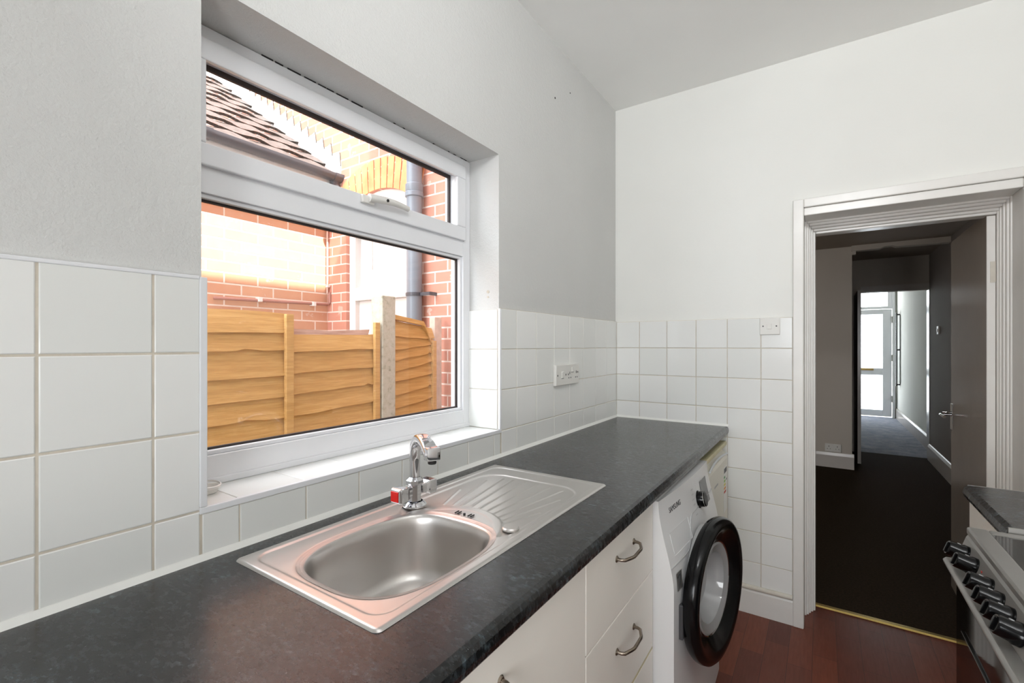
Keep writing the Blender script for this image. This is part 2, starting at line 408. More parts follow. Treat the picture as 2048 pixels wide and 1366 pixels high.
# far wall with doorway
wb = struct('wall_back', label='smooth white far wall with the doorway, tiled to shoulder height')
DX0, DX1, DZ = .931, 1.646, 1.945
g = G().box(0, DX0, L, 2.84, -.2, CZ).box(DX1, 2.2, L, 2.84, -.2, CZ).box(DX0, DX1, L, 2.84, DZ, CZ)
g.build('plaster', 'wall_smooth', wb)
G().box(0, .887, L - .0045, L, .12, 1.466).build('grout', 'grout', wb)
tl = G(); fb = lambda u, v, d: (u, L - d, v)
tiles(tl, fb, lines(.009, .886, .144, .152), ROWZ, gap=.0036)
tl.build('wall_tiles', 'tile', wb)
smesh(G().box(1.95, 2.1, -3.48, L, -.2, CZ).build('wall_right', 'wall_smooth'), 'right-hand kitchen wall behind the cooker')
g = G().box(-.28, .45, -3.48, -3.4, -.2, CZ).box(1.65, 2.1, -3.48, -3.4, -.2, CZ).box(.45, 1.65, -3.48, -3.4, 2.15, CZ).box(.45, 1.65, -3.48, -3.4, -.2, 1.25)
smesh(g.build('wall_front', 'wall_smooth'), 'wall behind the viewpoint with an opening added for daylight')  # unseen wall, its opening added to brighten the kitchen
# skirting of far wall
bb = G().prism([(L, 0), (L - .016, 0), (L - .016, .108), (L - .010, .122), (L, .122)], 'X', .0, .887)
smesh(bb.build('baseboard_back', 'gloss_white'), 'white skirting board under the far wall tiles')
smesh(G().tube([(0.62, L - .012, .130), (.886, L - .012, .130)], .012, 12).build('trim_1', 'gloss_aged', smooth=True), 'worn quarter-round moulding on top of the skirting')
# sealant bead
g = G().prism([(.008, WT), (.020, WT), (.010, WT + .010), (.008, WT + .010)], 'Y', -.6, L - .008)
g.prism([(L - .008, WT), (L - .020, WT), (L - .010, WT + .010), (L - .008, WT + .010)], 'X', .008, .606)
smesh(g.build('trim_2', 'sealant'), 'white sealant line between worktop and tiles')

# door surround
fr = struct('trim_3', label='glossy white moulded door surround in the far wall')
def uframe(g, x0, x1, zt, wside, y0, y1, wtop=None):
    wtop = wtop or wside
    g.box(x0 - wside, x0, y0, y1, 0, zt + wtop).box(x1, x1 + wside, y0, y1, 0, zt + wtop).box(x0, x1, y0, y1, zt, zt + wtop)
g = G(); uframe(g, DX0, DX1, 1.978, .044, L - .022, L + .001, .040); g.build('architrave', 'gloss_white', fr, bevel=.004)
g = G(); uframe(g, DX0 + .0005, DX1 - .0005, DZ - .004, .012, L - .012, 2.72, .036); g.build('door_lining', 'gloss_white', fr, bevel=.003)
g = G(); uframe(g, .940, 1.640, 1.932, .012, 2.700, 2.730); uframe(g, .949, 1.633, 1.921, .016, 2.715, 2.746); uframe(g, .957, 1.627, 1.911, .02, 2.735, 2.764)
uframe(g, .966, 1.622, 1.900, .03, 2.756, 2.785); uframe(g, .975, 1.618, 1.889, .04, 2.772, 2.845); g.build('moulded_frame', 'gloss_white', fr, bevel=.0045, seg=3)
smesh(G().prism([(2.826, 0), (2.862, 0), (2.855, .006), (2.833, .006)], 'X', .975, 1.618).build('trim_4', 'brass'), 'thin brass carpet threshold strip in the doorway')

# ------------------------------------------------------------------ window
win = struct('window_1', (-.14, .91, 1.02), 'white plastic double-glazed window over the sink')
WX = -.138
wy0, wy1, wz0, wz1 = OY0 + .001, OY1 - .001, 1.022, OZ1 - .002
g = G()
g.box(WX - .062, WX, wy0 + .05, wy1 - .04, wz0, wz0 + .062).box(WX - .062, WX, wy0 + .05, wy1 - .04, wz1 - .036, wz1).box(WX - .062, WX, wy0, wy0 + .05, wz0, wz1).box(WX - .062, WX, wy1 - .040, wy1, wz0, wz1)
g.box(WX - .062, WX, wy0 + .05, wy1 - .04, 1.672, 1.742); g.build('window_frame', 'upvc', win, bevel=.0012)
g = G().box(WX - .02, WX + .004, wy0, wy1, OZ0 + .008, wz0 + .012); g.build('sill_bead', 'upvc', win, bevel=.002)
# glazing beads of the fixed lower light
def ring(g, y0, y1, z0, z1, w_, x0, x1):
    g.box(x0, x1, y0, y1, z0, z0 + w_).box(x0, x1, y0, y1, z1 - w_, z1).box(x0, x1, y0, y0 + w_, z0 + w_, z1 - w_).box(x0, x1, y1 - w_, y1, z0 + w_, z1 - w_)
g = G(); ring(g, wy0 + .05, wy1 - .040, wz0 + .062, 1.672, .010, WX - .022, WX - .008); g.build('glazing_bead', 'upvc', win, bevel=.002)
g = G(); ring(g, wy0 + .048, wy1 - .038, wz0 + .060, 1.674, .017, WX - .030, WX - .023); g.build('rubber_gasket', 'gasket', win)
G().box(WX - .036, WX - .032, wy0 + .05, wy1 - .04, wz0 + .06, 1.674).build('glass_pane', 'glass', win)
# opening top light, standing proud of the frame
sy0, sy1, sz0, sz1 = wy0 + .012, wy1 - .046, 1.742, wz1 - .036
sash = G(); ring(sash, sy0, sy1 + .006, sz0 - .012, sz1 + .004, .049, WX + .0005, WX + .014)
sash.box(WX - .05, WX + .0005, sy0, sy1, sz0, sz0 + .028).box(WX - .05, WX + .0005, sy0, sy1, sz1 - .036, sz1).box(WX - .05, WX + .0005, sy1 - .042, sy1, sz0, sz1).box(WX - .05, WX + .0005, sy0, sy0 + .04, sz0, sz1)
so = sash.build('top_sash', 'upvc', win, bevel=.003)
g = G().box(WX + .0003, WX + .0016, sy0 - .001, sy1 + .0085, sz1 + .0042, sz1 + .0066).box(WX + .0003, WX + .0016, sy1 + .0062, sy1 + .0086, sz0 - .012, sz1 + .0042); g.build('sash_gap', 'gasket', so)  # dark strips drawn as the shadow gap along the sash
g = G(); ring(g, sy0 + .036, sy1 - .036, sz0 + .024, sz1 - .032, .016, WX - .030, WX - .022); g.build('rubber_gasket', 'gasket', so)
G().box(WX - .036, WX - .032, sy0 + .03, sy1 - .03, sz0 + .02, sz1 - .03).build('glass_pane', 'glass', so)
hd = G().box(WX + .014, WX + .026, .880, .925, 1.752, 1.776); hd.build('handle_mount', 'plastic_white', so, bevel=.003)
g = G(); n = 14
path = [(WX + .030 + .006 * math.sin(math.pi * k / n), .900 + .155 * k / n, 1.768 + .006 * math.sin(2.5 * k / n)) for k in range(n + 1)]
g.tube(path, [.0125 - .0040 * k / n for k in range(n + 1)], 10)
h = g.build('window_handle', 'plastic_white', so, smooth=True)
G().cyl((WX + .038, .957, 1.771), (WX + .0475, .957, 1.771), .0045).build('key_hole', 'dark_hole', h)

# ------------------------------------------------------------------ worktop along the window wall
nose = [(.456, .879), (.594, .879), (.601, .881), (.6055, .887), (.607, .897), (.6055, .909), (.601, .916), (.592, WT), (.456, WT)]
SX0, SX1, SY0, SY1 = .066, .476, .440, 1.290
g = G(); g.prism(nose, 'Y', -.62, L - .009)
g.box(.009, .086, -.62, L - .009, .879, WT)
g.box(.086, .456, -.62, .460, .879, WT).box(.086, .456, 1.270, L - .009, .879, WT)
wk = tag(g.build('worktop', 'worktop', weld=False), 'long dark slate-effect worktop running under the window with the sink in it', 'worktop')

# ------------------------------------------------------------------ sink
sink = thing('sink', 'stainless steel inset sink with ribbed drainer, below the window', 'sink', (.27, .865, WT))
BC = (.290, .663); BA, BB = .145, .176
def bowl_d(x, y):      # superellipse distance ratio, <1 inside
    u = abs(x - BC[0]) / BA; v = abs(y - BC[1]) / BB
    return (u ** 3.0 + v ** 3.0) ** (1 / 3.0)
def ss(a, b, x):
    t_ = max(0, min(1, (x - a) / (b - a))); return t_ * t_ * (3 - 2 * t_)
def rr_sd(x, y, x0, x1, y0, y1, r):
    cx_, cy_ = (x0 + x1) / 2, (y0 + y1) / 2; qx = abs(x - cx_) - (x1 - x0) / 2 + r; qy = abs(y - cy_) - (y1 - y0) / 2 + r
    return math.hypot(max(qx, 0), max(qy, 0)) + min(max(qx, qy), 0) - r
RIDGES = [((.187, .897), (.140, 1.019)), ((.211, .909), (.148, 1.133)), ((.233, .914), (.182, 1.176)), ((.257, .921), (.215, 1.180)), ((.282, .924), (.255, 1.184)),
          ((.308, .921), (.300, 1.186)), ((.332, .913), (.346, 1.184)), ((.355, .901), (.390, 1.170)), ((.374, .886), (.420, 1.10)), ((.388, .868), (.425, .99))]
def sink_h(x, y):
    z = WT + .0045
    e = -rr_sd(x, y, SX0, SX1, SY0, SY1, .012)
    z -= .004 * (1 - max(0, min(1, e / .006)) ** .5)
    sdn = rr_sd(x, y, SX0 + .022, SX1 - .022, SY0 + .022, SY1 - .022, .035)
    z -= .0022 * ss(.002, -.004, sdn)                         # stepped rim
    z -= .0040 * (1 - ss(1.0, 1.11, bowl_d(x, y)))
    # drainer field
    ra = math.hypot((x - .290) * 1.05, y - .775)
    dr = rr_sd(x, y, .110, .440, .78, 1.205, .07)
    inside = ss(.002, -.004, dr) * ss(.140, .148, ra)
    z -= .0026 * inside
    if .118 < ra < .148 and y > .80: z += .0012 * ss(.118, .124, ra) * ss(.148, .142, ra) * ss(.002, -.004, dr)
    if inside > .5:
        for (ax, ay), (bx, by) in RIDGES:
            lx, ly = bx - ax, by - ay; q = ((x - ax) * lx + (y - ay) * ly) / (lx * lx + ly * ly)
            if -.05 < q < 1.05:
                pr = abs((x - ax) * ly - (y - ay) * lx) / math.hypot(lx, ly)
                if pr < .0042: z += .0024 * ss(-.03, .04, q) * ss(1.03, .97, q) * (math.cos(pr / .0042 * math.pi) * .5 + .5)
    return z
NX, NY = 180, 380
def sink_p(u, v):
    x, y, rc = SX0 + (SX1 - SX0) * u, SY0 + (SY1 - SY0) * v, .012
    cx_ = min(max(x, SX0 + rc), SX1 - rc); cy_ = min(max(y, SY0 + rc), SY1 - rc); m = max(abs(x - cx_), abs(y - cy_)); h = math.hypot(x - cx_, y - cy_)
    if h > 1e-6: x, y = cx_ + (x - cx_) * m / h, cy_ + (y - cy_) * m / h
    return (x, y, sink_h(x, y))
g = G(); g.grid(sink_p, NX, NY, lambda q: min(bowl_d(p[0], p[1]) for p in q) > 1.035)
def se(k, sc):
    an = 2 * math.pi * k / 96; c_, s_ = math.cos(an), math.sin(an); e_ = 2 / 3.0
    return BC[0] + BA * sc * math.copysign(abs(c_) ** e_, c_), BC[1] + BB * sc * math.copysign(abs(s_) ** e_, s_)
prof = [(1.085, .0004), (1.04, -.0002), (1.015, -.0012), (1.0, -.004), (.985, -.011), (.972, -.025), (.955, -.06), (.935, -.10), (.91, -.125), (.865, -.143), (.80, -.150), (.65, -.153), (.45, -.156), (.25, -.158), (.12, -.159), (.02, -.159)]
V = []
for sc, dz in prof:
    for k in range(96):
        x, y = se(k, sc); V.append((x, y, (sink_h(x, y) + dz) if sc > 1.03 else (WT + .0005 + dz)))
g.add(V, [(i * 96 + k, i * 96 + (k + 1) % 96, (i + 1) * 96 + (k + 1) % 96, (i + 1) * 96 + k) for i in range(len(prof) - 1) for k in range(96)])
o = g.build('sink_bowl_and_drainer', 'steel', sink, smooth=True)
for p in o.data.polygons: p.use_smooth = True
a_ = o.data.attributes.get('sharp_edge')
if a_: o.data.attributes.remove(a_)
G().lathe([(.0001, .004), (.017, .004), (.0195, .0015), (.0195, -.002)], (.424, .858, WT + .0042), n=28).build('waste_control_cap', 'steel', sink, smooth=True)
for k, (u_, wd_) in enumerate(((-.024, .0022), (-.016, .0022), (.016, .0022), (.024, .0022))):
    G().box(.281 + u_, .281 + u_ + wd_, .861, .876, WT + .0035, WT + .0056).build('overflow_slot', 'dark_hole', sink)
G().cyl((.282, .868, WT + .003), (.282, .868, WT + .0056), .0030).build('overflow_hole', 'dark_hole', sink)
G().lathe([(.0001, .002), (.030, .002), (.036, .005), (.040, .001)], (.29, .66, WT - .157), n=28).build('drain', 'chrome', sink, smooth=True)

# ------------------------------------------------------------------ mixer tap
TX, TY = .136, .846
tap = thing('kitchen_tap', 'chrome mixer tap with a red hot cap, standing behind the sink bowl', 'tap', (TX, TY, WT + .003))
G().lathe([(.0001, 0), (.030, 0), (.030, .004), (.024, .010), (.020, .012)], (TX, TY, WT + .0040), n=28).build('tap_base', 'chrome', tap, smooth=True)
g = G(); o8 = lambda r: [(TX + r * math.cos(R(22.5 + 45 * k)), TY + r * math.sin(R(22.5 + 45 * k))) for k in range(8)]
for r0, r1, z0, z1 in ((.017, .017, .928, .976), (.017, .024, .976, .980), (.024, .023, .980, .989), (.023, .014, .989, .996)):
    a, b = o8(r0), o8(r1); g.add([(p[0], p[1], z0) for p in a] + [(p[0], p[1], z1) for p in b], [(k, (k + 1) % 8, 8 + (k + 1) % 8, 8 + k) for k in range(8)])
g.build('tap_body', 'chrome', tap, smooth=False)
phi = R(-27); dx, dy = math.cos(phi), math.sin(phi)
def spout_pt(s_): 
    # vertical rise then a flattened arch
    prof = [(0, .990), (0, 1.030), (.002, 1.056), (.012, 1.080), (.034, 1.098), (.062, 1.104), (.090, 1.099), (.112, 1.089), (.126, 1.080)]
    k = s_ * (len(prof) - 1); i = min(int(k), len(prof) - 2); f_ = k - i
    P = [prof[max(i - 1, 0)], prof[i], prof[i + 1], prof[min(i + 2, len(prof) - 1)]]
    c = [.5 * (2 * P[1][q] + (-P[0][q] + P[2][q]) * f_ + (2 * P[0][q] - 5 * P[1][q] + 4 * P[2][q] - P[3][q]) * f_ ** 2 + (-P[0][q] + 3 * P[1][q] - 3 * P[2][q] + P[3][q]) * f_ ** 3) for q in (0, 1)]
    return c
N = 32; rings = []; 
for i in range(N + 1):
    a, z = spout_pt(i / N); a0, z0 = spout_pt(max(0, i / N - .01)); a1, z1 = spout_pt(min(1, i / N + .01))
    tn = Vector((a1 - a0, 0, z1 - z0)).normalized(); nn = Vector((-tn.z, 0, tn.x))
    hw = .0125 + .0050 * (i / N); hh = .0120 - .0020 * (i / N)
    rg = []
    for k in range(16):
        an = 2 * math.pi * k / 16; cs, sn = math.cos(an), math.sin(an)
        e_ = 2 / (2 + 3 * (i / N)); cu = math.copysign(abs(cs) ** e_, cs) * hw; cv = math.copysign(abs(sn) ** e_, sn) * hh
        A = a + nn.x * cv; Z = z + nn.z * cv
        rg.append((TX + dx * A - dy * cu, TY + dy * A + dx * cu, Z))
    rings += rg
g = G(); fs = [(i * 16 + k, i * 16 + (k + 1) % 16, (i + 1) * 16 + (k + 1) % 16, (i + 1) * 16 + k) for i in range(N) for k in range(16)] + [tuple(range(16))[::-1], tuple(range(N * 16, N * 16 + 16))]
g.add(rings, fs); sp = g.build('spout', 'chrome', tap, smooth=True)
hx, hy = TX + dx * .132, TY + dy * .132
mt = Matrix.Translation((hx, hy, 1.082)) @ Matrix.Rotation(phi, 4, 'Z')
g = G().box(-.014, .013, -.0165, .0165, -.016, .015); g.xf(mt); g.build('spout_head', 'chrome', tap, bevel=.0035, smooth=True)
G().lathe([(.0001, -.006), (.009, -.006), (.010, -.004), (.010, .002)], (hx, hy, 1.064), n=20).build('aerator', 'dark_hole', tap, smooth=True)
for sgn, capm in ((-1, 'red'), (1, 'blue')):
    z = .962
    g = G(); P = lambda hw, y: [(TX - hw, y, z - hw), (TX + hw, y, z - hw), (TX + hw, y, z + hw), (TX - hw, y, z + hw)]
    ys = [(.011, TY + sgn * .016), (.013, TY + sgn * .030), (.0175, TY + sgn * .038), (.0185, TY + sgn * .060), (.0155, TY + sgn * .066)]
    vs = []; 
    for hw, y in ys: vs += P(hw, y)
    g.add(vs, [(4 * i + k, 4 * i + (k + 1) % 4, 4 * i + 4 + (k + 1) % 4, 4 * i + 4 + k) for i in range(4) for k in range(4)] + [(0, 1, 2, 3), (16, 17, 18, 19)])
    hnd = g.build('tap_handle', 'chrome', tap, bevel=.0025)
    y = TY + sgn * .066
    G().box(TX - .0125, TX + .0125, min(y, y + sgn * .003), max(y, y + sgn * .003), z - .0125, z + .0125).build('hot_cap' if sgn < 0 else 'cold_cap', capm, hnd, bevel=.001)

# small white cup on the sill
cup = thing('small_dish', 'small round white plastic dish at the left end of the window sill', 'dish', (-.085, .450, OZ0 + .008))
G().lathe([(.0001, 0), (.020, 0), (.024, .010), (.027, .011), (.026, .014), (.022, .013), (.018, .004), (.0001, .003)], (-.085, .455, OZ0 + .009), n=30).build('cup', 'plastic_white', cup, smooth=True)
G().lathe([(.0235, 0), (.0262, .001), (.0262, .003), (.0235, .004)], (-.083, .456, OZ0 + .0245), (.12, .05, 1), n=30, closed=True).build('rim_ring', 'plastic_white', cup, smooth=True)

# ------------------------------------------------------------------ switch and sockets
sk = thing('wall_socket', 'white cooker switch and socket plate on the tiles between window and corner', 'socket', (.008, 1.927, 1.196))
G().box(.008, .024, 1.812, 2.044, 1.150, 1.243).build('socket_plate', 'plastic_white', sk, bevel=.003)
G().box(.023, .0275, 1.862, 1.884, 1.182, 1.212).build('cooker_rocker', 'plastic_white', sk, bevel=.0015)
G().box(.023, .0275, 1.963, 1.983, 1.207, 1.229).build('socket_rocker', 'plastic_white', sk, bevel=.0015)
for y, z in ((1.826, 1.196), (2.028, 1.204)): G().cyl((.0235, y, z), (.0250, y, z), .004, n=10).build('fixing_screw', 'ink', sk)
for y, z, a, b in ((1.905, 1.197, .006, .008), (1.930, 1.197, .006, .008), (1.944, 1.203, .004, .011), (2.012, 1.205, .006, .012)): G().box(.0235, .0248, y - a / 2, y + a / 2, z - b / 2, z + b / 2).build('pin_slot', 'ink', sk)
for y in (1.935, 1.955, 2.005, 2.022): G().box(.0235, .0248, y - .003, y + .003, 1.178, 1.184).build('pin_slot', 'ink', sk)
for a, b, c in ((1.862, 1.884, 1.180), (1.961, 1.985, 1.205)): G().box(.0235, .0248, a, b, c, c + .002).build('rocker_shade_strip', 'ink', sk)  # dark strips painted below the rockers where their shade falls
sw = thing('light_switch', 'single white light switch set in the tiles beside the doorway', 'switch', (.791, L - .008, 1.425))
G().box(.748, .834, L - .017, L - .008, 1.384, 1.466).build('switch_plate', 'plastic_white', sw, bevel=.002)
G().box(.779, .799, L - .0205, L - .0165, 1.411, 1.437).build('rocker', 'plastic_white', sw, bevel=.0012)
for x in (.762, .819): G().cyl((x, L - .0175, 1.425), (x, L - .0165, 1.425), .0035, n=12).build('fixing_screw', 'ink', sw)

# ------------------------------------------------------------------ base units
def bow_handle(parent, x, c, half, axis):
    # axis 'Y' horizontal, 'Z' vertical
    def P(a, d):
        return (x + d, c[0] + a, c[1]) if axis == 'Y' else (x + d, c[0], c[1] + a)
    g = G(); pth = []
    for a, d in ((-half, 0), (-half, .012), (-half + .004, .020), (-half * .55, .030), (-half * .4, .0325), (half * .4, .0325), (half * .55, .030), (half - .004, .020), (half, .012), (half, 0)): pth.append(P(a, d))
    g.tube(pth, .0042, 10)
    for s_ in (-1, 1): 
        p = Vector(P(s_ * half, 0)); g.lathe([(.0001, .004), (.006, .0035), (.0085, .001), (.0085, 0)], p, (1, 0, 0), 14)
    return g.build('handle', 'nickel', parent, smooth=True)
cb = thing('sink_cabinet', 'cream base cabinet with one large door under the sink', 'cabinet', (.3, .615, 0))
g = G().box(.02, .558, .317, .333, .1, .877).box(.02, .558, .897, .913, .1, .877).box(.02, .558, .333, .897, .1, .116).box(.02, .03, .333, .897, .116, .74).box(.54, .558, .333, .897, .855, .877).box(.48, .50, .317, .913, 0, .1)
g.build('carcass', 'cream_edge', cb)
dr = G().box(.560, .580, .319, .913, .112, .869).build('door', 'cream', cb, bevel=.0015)
bow_handle(dr, .580, (.598, .742), .060, 'Z')
db = thing('drawer_unit', 'cream base unit of drawers with nickel bow handles beside the washing machine', 'cabinet', (.3, 1.155, 0))
g = G().box(.02, .558, .917, .933, .1, .877).box(.02, .558, 1.377, 1.393, .1, .877).box(.02, .558, .933, 1.377, .1, .116).box(.50, .558, .933, 1.377, .860, .877).box(.48, .50, .917, 1.393, 0, .1)
g.build('carcass', 'cream_edge', db)
for z0, z1 in ((.6605, .873), (.430, .6575), (.112, .422)):
    d = G().box(.560, .580, .918, 1.391, z0, z1).build('drawer', 'cream', db, bevel=.0015)
    if z0 > .4: bow_handle(d, .580, (1.158, z1 - .070 if z0 > .6 else z1 - .084), .062, 'Y')
    else:
        bow_handle(d, .580, (1.158, .33), .062, 'Y'); G().box(.561, .5795, .919, 1.390, .4222, .4275).build('drawer_edge', 'cream_edge', d)
tag(G().box(.535, .556, -.3, 1.395, .8775, .8788).box(.556, .574, -.3, 1.395, .874, .8788).build('worktop_batten', 'cream_edge'), 'thin yellowed strip under the front edge of the long worktop', 'batten')

# ------------------------------------------------------------------ washing machine
wm = thing('washing_machine', 'white washing machine with a black round door standing ajar', 'washing machine', (.33, 1.705, 0))
Y0, Y1, ZT = 1.405, 2.012, .862
def fxw(y, z):
    b = .638 - .046 * ss(.60, .862, z) ** .9 if z > .6 else .638
    return b + .020 * (y - 1.405) / .6 + .010 * (1 - ((y - 1.705) / .3) ** 2)
G().box(.06, .5695, Y0, Y1, .012, .845).build('body_shell', 'appliance_side', wm, bevel=.004)
G().box(.06, .588, Y0 + .001, Y1 - .001, .8455, ZT).build('top_lid', 'appliance', wm, bevel=.005)
DCY, DCZ = 1.705, .500
def kp(q):
    c = Vector((0, 0, 0))
    for p in q: c += Vector(p) / 4
    return math.hypot(c.y - DCY + .01, c.z - DCZ) > .183
g = G(); g.grid(lambda u, v: (fxw(Y0 + (Y1 - Y0) * u, .03 + (ZT - .032) * v), Y0 + (Y1 - Y0) * u, .03 + (ZT - .032) * v), 60, 84, kp)
# returns of the front panel
for yy in (Y0, Y1):
    g.grid(lambda u, v, yy=yy: (.57 + (fxw(yy, .03 + (ZT - .032) * v) - .57) * u, yy, .03 + (ZT - .032) * v), 3, 84)
g.grid(lambda u, v: (.57 + (fxw(Y0 + (Y1 - Y0) * v, ZT - .002) - .57) * u, Y0 + (Y1 - Y0) * v, ZT - .002), 2, 60)
g.grid(lambda u, v: (.57 + (fxw(Y0 + (Y1 - Y0) * v, .03) - .57) * u, Y0 + (Y1 - Y0) * v, .03), 2, 60)
g.build('front_panel', 'appliance', wm, smooth=True, weld=True)
# rim around the opening, rubber boot, drum
G().lathe([(.176, -.03), (.182, .004), (.192, .010), (.200, .006), (.202, -.01)], (.655, DCY - .01, DCZ), (1, 0, 0), 48).build('opening_rim', 'ink_light', wm, smooth=True)
G().lathe([(.178, .0), (.172, .006), (.165, -.004), (.160, -.03), (.158, -.10)], (.648, DCY - .01, DCZ), (1, 0, 0), 48).build('door_seal', 'black_soft', wm, smooth=True)
G().lathe([(.157, -.1), (.215, -.11), (.215, -.40), (.0001, -.41)], (.648, DCY - .01, DCZ), (1, 0, 0), 40).build('drum', 'drum', wm, smooth=True)
# seam of the control panel, curving over the door
g = G(); pts = []
for k in range(41):
    y = Y0 + .002 + (Y1 - Y0 - .004) * k / 40
    z = .665 + .10 * math.exp(-((y - 1.80) / .075) ** 2) * 0 + .085 * ss(1.56, 1.68, y) + .0 * y
    pts.append((fxw(y, z) + .0006, y, z))
g.tube(pts, .0022, 6); g.build('panel_seam', 'ink_light', wm)
# controls
def on_front(y, z, d=0.0):
    n = Vector((1, -(fxw(y + .004, z) - fxw(y - .004, z)) / .008, -(fxw(y, z + .004) - fxw(y, z - .004)) / .008)).normalized()
    return Vector((fxw(y, z), y, z)) + n * d, n
p, n = on_front(1.790, .768)
kn = G().lathe([(.0001, .026), (.024, .026), (.0265, .023), (.0275, .004), (.031, .002), (.031, -.002)], p, n, 36).build('programme_dial', 'black', wm, smooth=True)
G().lathe([(.0266, .0232), (.0274, .0236), (.0274, .0216), (.0272, .0216)], p, n, 36, closed=True).build('dial_ring', 'silver', kn, smooth=True)
g = G(); g.grid(lambda u, v: tuple(on_front(1.838 + .105 * u + .0 * v, .728 + .090 * v, .0015)[0]), 8, 8); g.build('display', 'display', wm, smooth=True)
g = G()
def on_patch(y0, y1, z0, z1, d): 
    g.add([tuple(on_front(y, z, d)[0]) for y, z in ((y0, z0), (y1, z0), (y1, z1), (y0, z1))], [(0, 1, 2, 3)])
for k in range(6): g = G(); on_patch(1.712 + .003 * (k % 2), 1.738, .816 - k * .017, .8195 - k * .017, .001); g.build('programme_mark', 'ink_light', wm)
for k in range(4): g = G(); on_patch(1.772, 1.779, .810 + k * .0085, .8125 + k * .0085, .001); g.build('programme_mark', 'ink_light', wm)
# detergent drawer: recessed grip
dd = G()
dd.grid(lambda u, v: tuple(on_front(1.452 + .175 * u, .688 + .066 * v, .0014 - .024 * (ss(0, .06, u) * ss(1, .94, u) * ss(0, .12, v) * ss(1, .85, v)))[0]), 30, 24)
dd.build('detergent_drawer_grip', 'appliance', wm, smooth=True)
p, n = on_front(1.535, .812, .0006)
zz = Vector((0, 0, 1)); yv = (zz - n * zz.dot(n)).normalized(); xv = yv.cross(n)
text_mesh('brand_lettering', 'SAMSUNG', .024, 'ink', wm, basis(p, xv, yv, n))
p, n = on_front(1.452, .618, .0012)
zz = Vector((0, 0, 1)); yv = (zz - n * zz.dot(n)).normalized(); xv = yv.cross(n); mt = basis(p, xv, yv, n)
g = G().box(-.021, .021, -.026, .026, 0, .0006); g.xf(mt); st = g.build('silver_sticker', 'silver', wm)
g = G().prism([(-.014, -.022), (-.006, -.022), (.016, .018), (.008, .018)], 'Z', .0007, .0012).prism([(-.016, .010), (.010, .016), (.010, .020), (-.016, .016)], 'Z', .0007, .0012); g.xf(mt); g.build('sticker_mark', 'ink', st)
# the door, hinged on the side nearest the drawers and standing ajar
HG = Vector((.665, 1.440, 0)); mt = Matrix.Translation(HG) @ Matrix.Rotation(R(-8.5), 4, 'Z') @ Matrix.Translation(-HG)
dc = (.665, 1.672, .518); KS = .88
g = G().lathe([(.150, .000), (.163, .010), (.190, .023), (.208, .030), (.220, .029), (.229, .021), (.232, .008), (.231, -.004), (.224, -.016), (.19, -.020), (.150, -.012)], dc, (1, 0, 0), 72, closed=True); g.xf(mt)
wd = g.build('porthole_door', 'black', wm, smooth=True)
g = G().lathe([(a_ * KS, b_) for a_, b_ in [(.171, .000), (.160, .004), (.13, -.004), (.12, -.03), (.105, -.055), (.06, -.07), (.0001, -.072)]], dc, (1, 0, 0), 56); g.xf(mt); g.build('glass_bowl', 'bowl_glass', wd, smooth=True)
g = G().lathe([(a_ * KS, b_) for a_, b_ in [(.163, .000), (.171, .003), (.173, -.001), (.165, -.004)]], dc, (1, 0, 0), 56, closed=True); g.xf(mt); g.build('chrome_rim', 'chrome', wd, smooth=True)
g = G().lathe([(a_ * KS, b_) for a_, b_ in [(.200, -.014), (.200, -.020), (.155, -.022), (.125, -.020)]], dc, (1, 0, 0), 48); g.xf(mt); g.build('inner_ring', 'appliance_side', wd, smooth=True)
g = G().box(.636, .654, 1.446, 1.462, .44, .545).build('door_hinge', 'black_soft', wm, bevel=.003)
for y in (Y0 + .05, Y1 - .05):
    for x in (.12, .54): G().cyl((x, y, 0), (x, y, .014), .022).build('foot', 'black_soft', wm)

# ------------------------------------------------------------------ under-counter fridge
fg = thing('fridge', 'small yellowing white fridge between the washing machine and the far wall', 'fridge', (.33, 2.3, 0))
G().box(.06, .545, 2.040, 2.555, .015, .812).build('fridge_cabinet', 'fridge', fg, bevel=.004)
G().box(.06, .600, 2.036, 2.560, .826, .846).box(.06, .585, 2.040, 2.556, .812, .826).build('fridge_top', 'cream_edge', fg, bevel=.004)
prof = [(.552, .06), (.603, .06), (.605, .07), (.605, .770), (.600, .785), (.586, .795), (.578, .805), (.552, .808)]
fd = G().prism(prof, 'Y', 2.040, 2.556).build('fridge_door', 'fridge', fg, bevel=.002)
g = G(); n = 16; pth = [(.606 - .006 * math.sin(math.pi * k / n), 2.10 + .42 * k / n, .792 + .010 * math.sin(math.pi * k / n)) for k in range(n + 1)]
g.tube(pth, .005, 8); g.build('fridge_door_lip', 'appliance_side', fd, smooth=True)
G().box(.6052, .606, 2.21, 2.29, .692, .700).build('fridge_badge', 'ink_light', fd)
es = G().box(.6052, .6058, 2.44, 2.53, .515, .735).build('energy_sticker', 'sealant', fd)
for k, c in enumerate(('green_bar', 'lime_bar', 'yellow_bar', 'orange_bar', 'red_bar')):
    cc = ((60, 150, 80), (150, 190, 70), (228, 210, 80), (226, 150, 60), (205, 70, 50))[k]; M[c] = simple(c, cc, .6)
    G().box(.6058, .6061, 2.445, 2.475 + .006 * k, .68 - .018 * k, .691 - .018 * k).build('energy_bar', c, es)
G().box(.6058, .6061, 2.505, 2.522, .662, .672).box(.6058, .6061, 2.448, 2.52, .705, .728).build('sticker_print', 'ink', es)

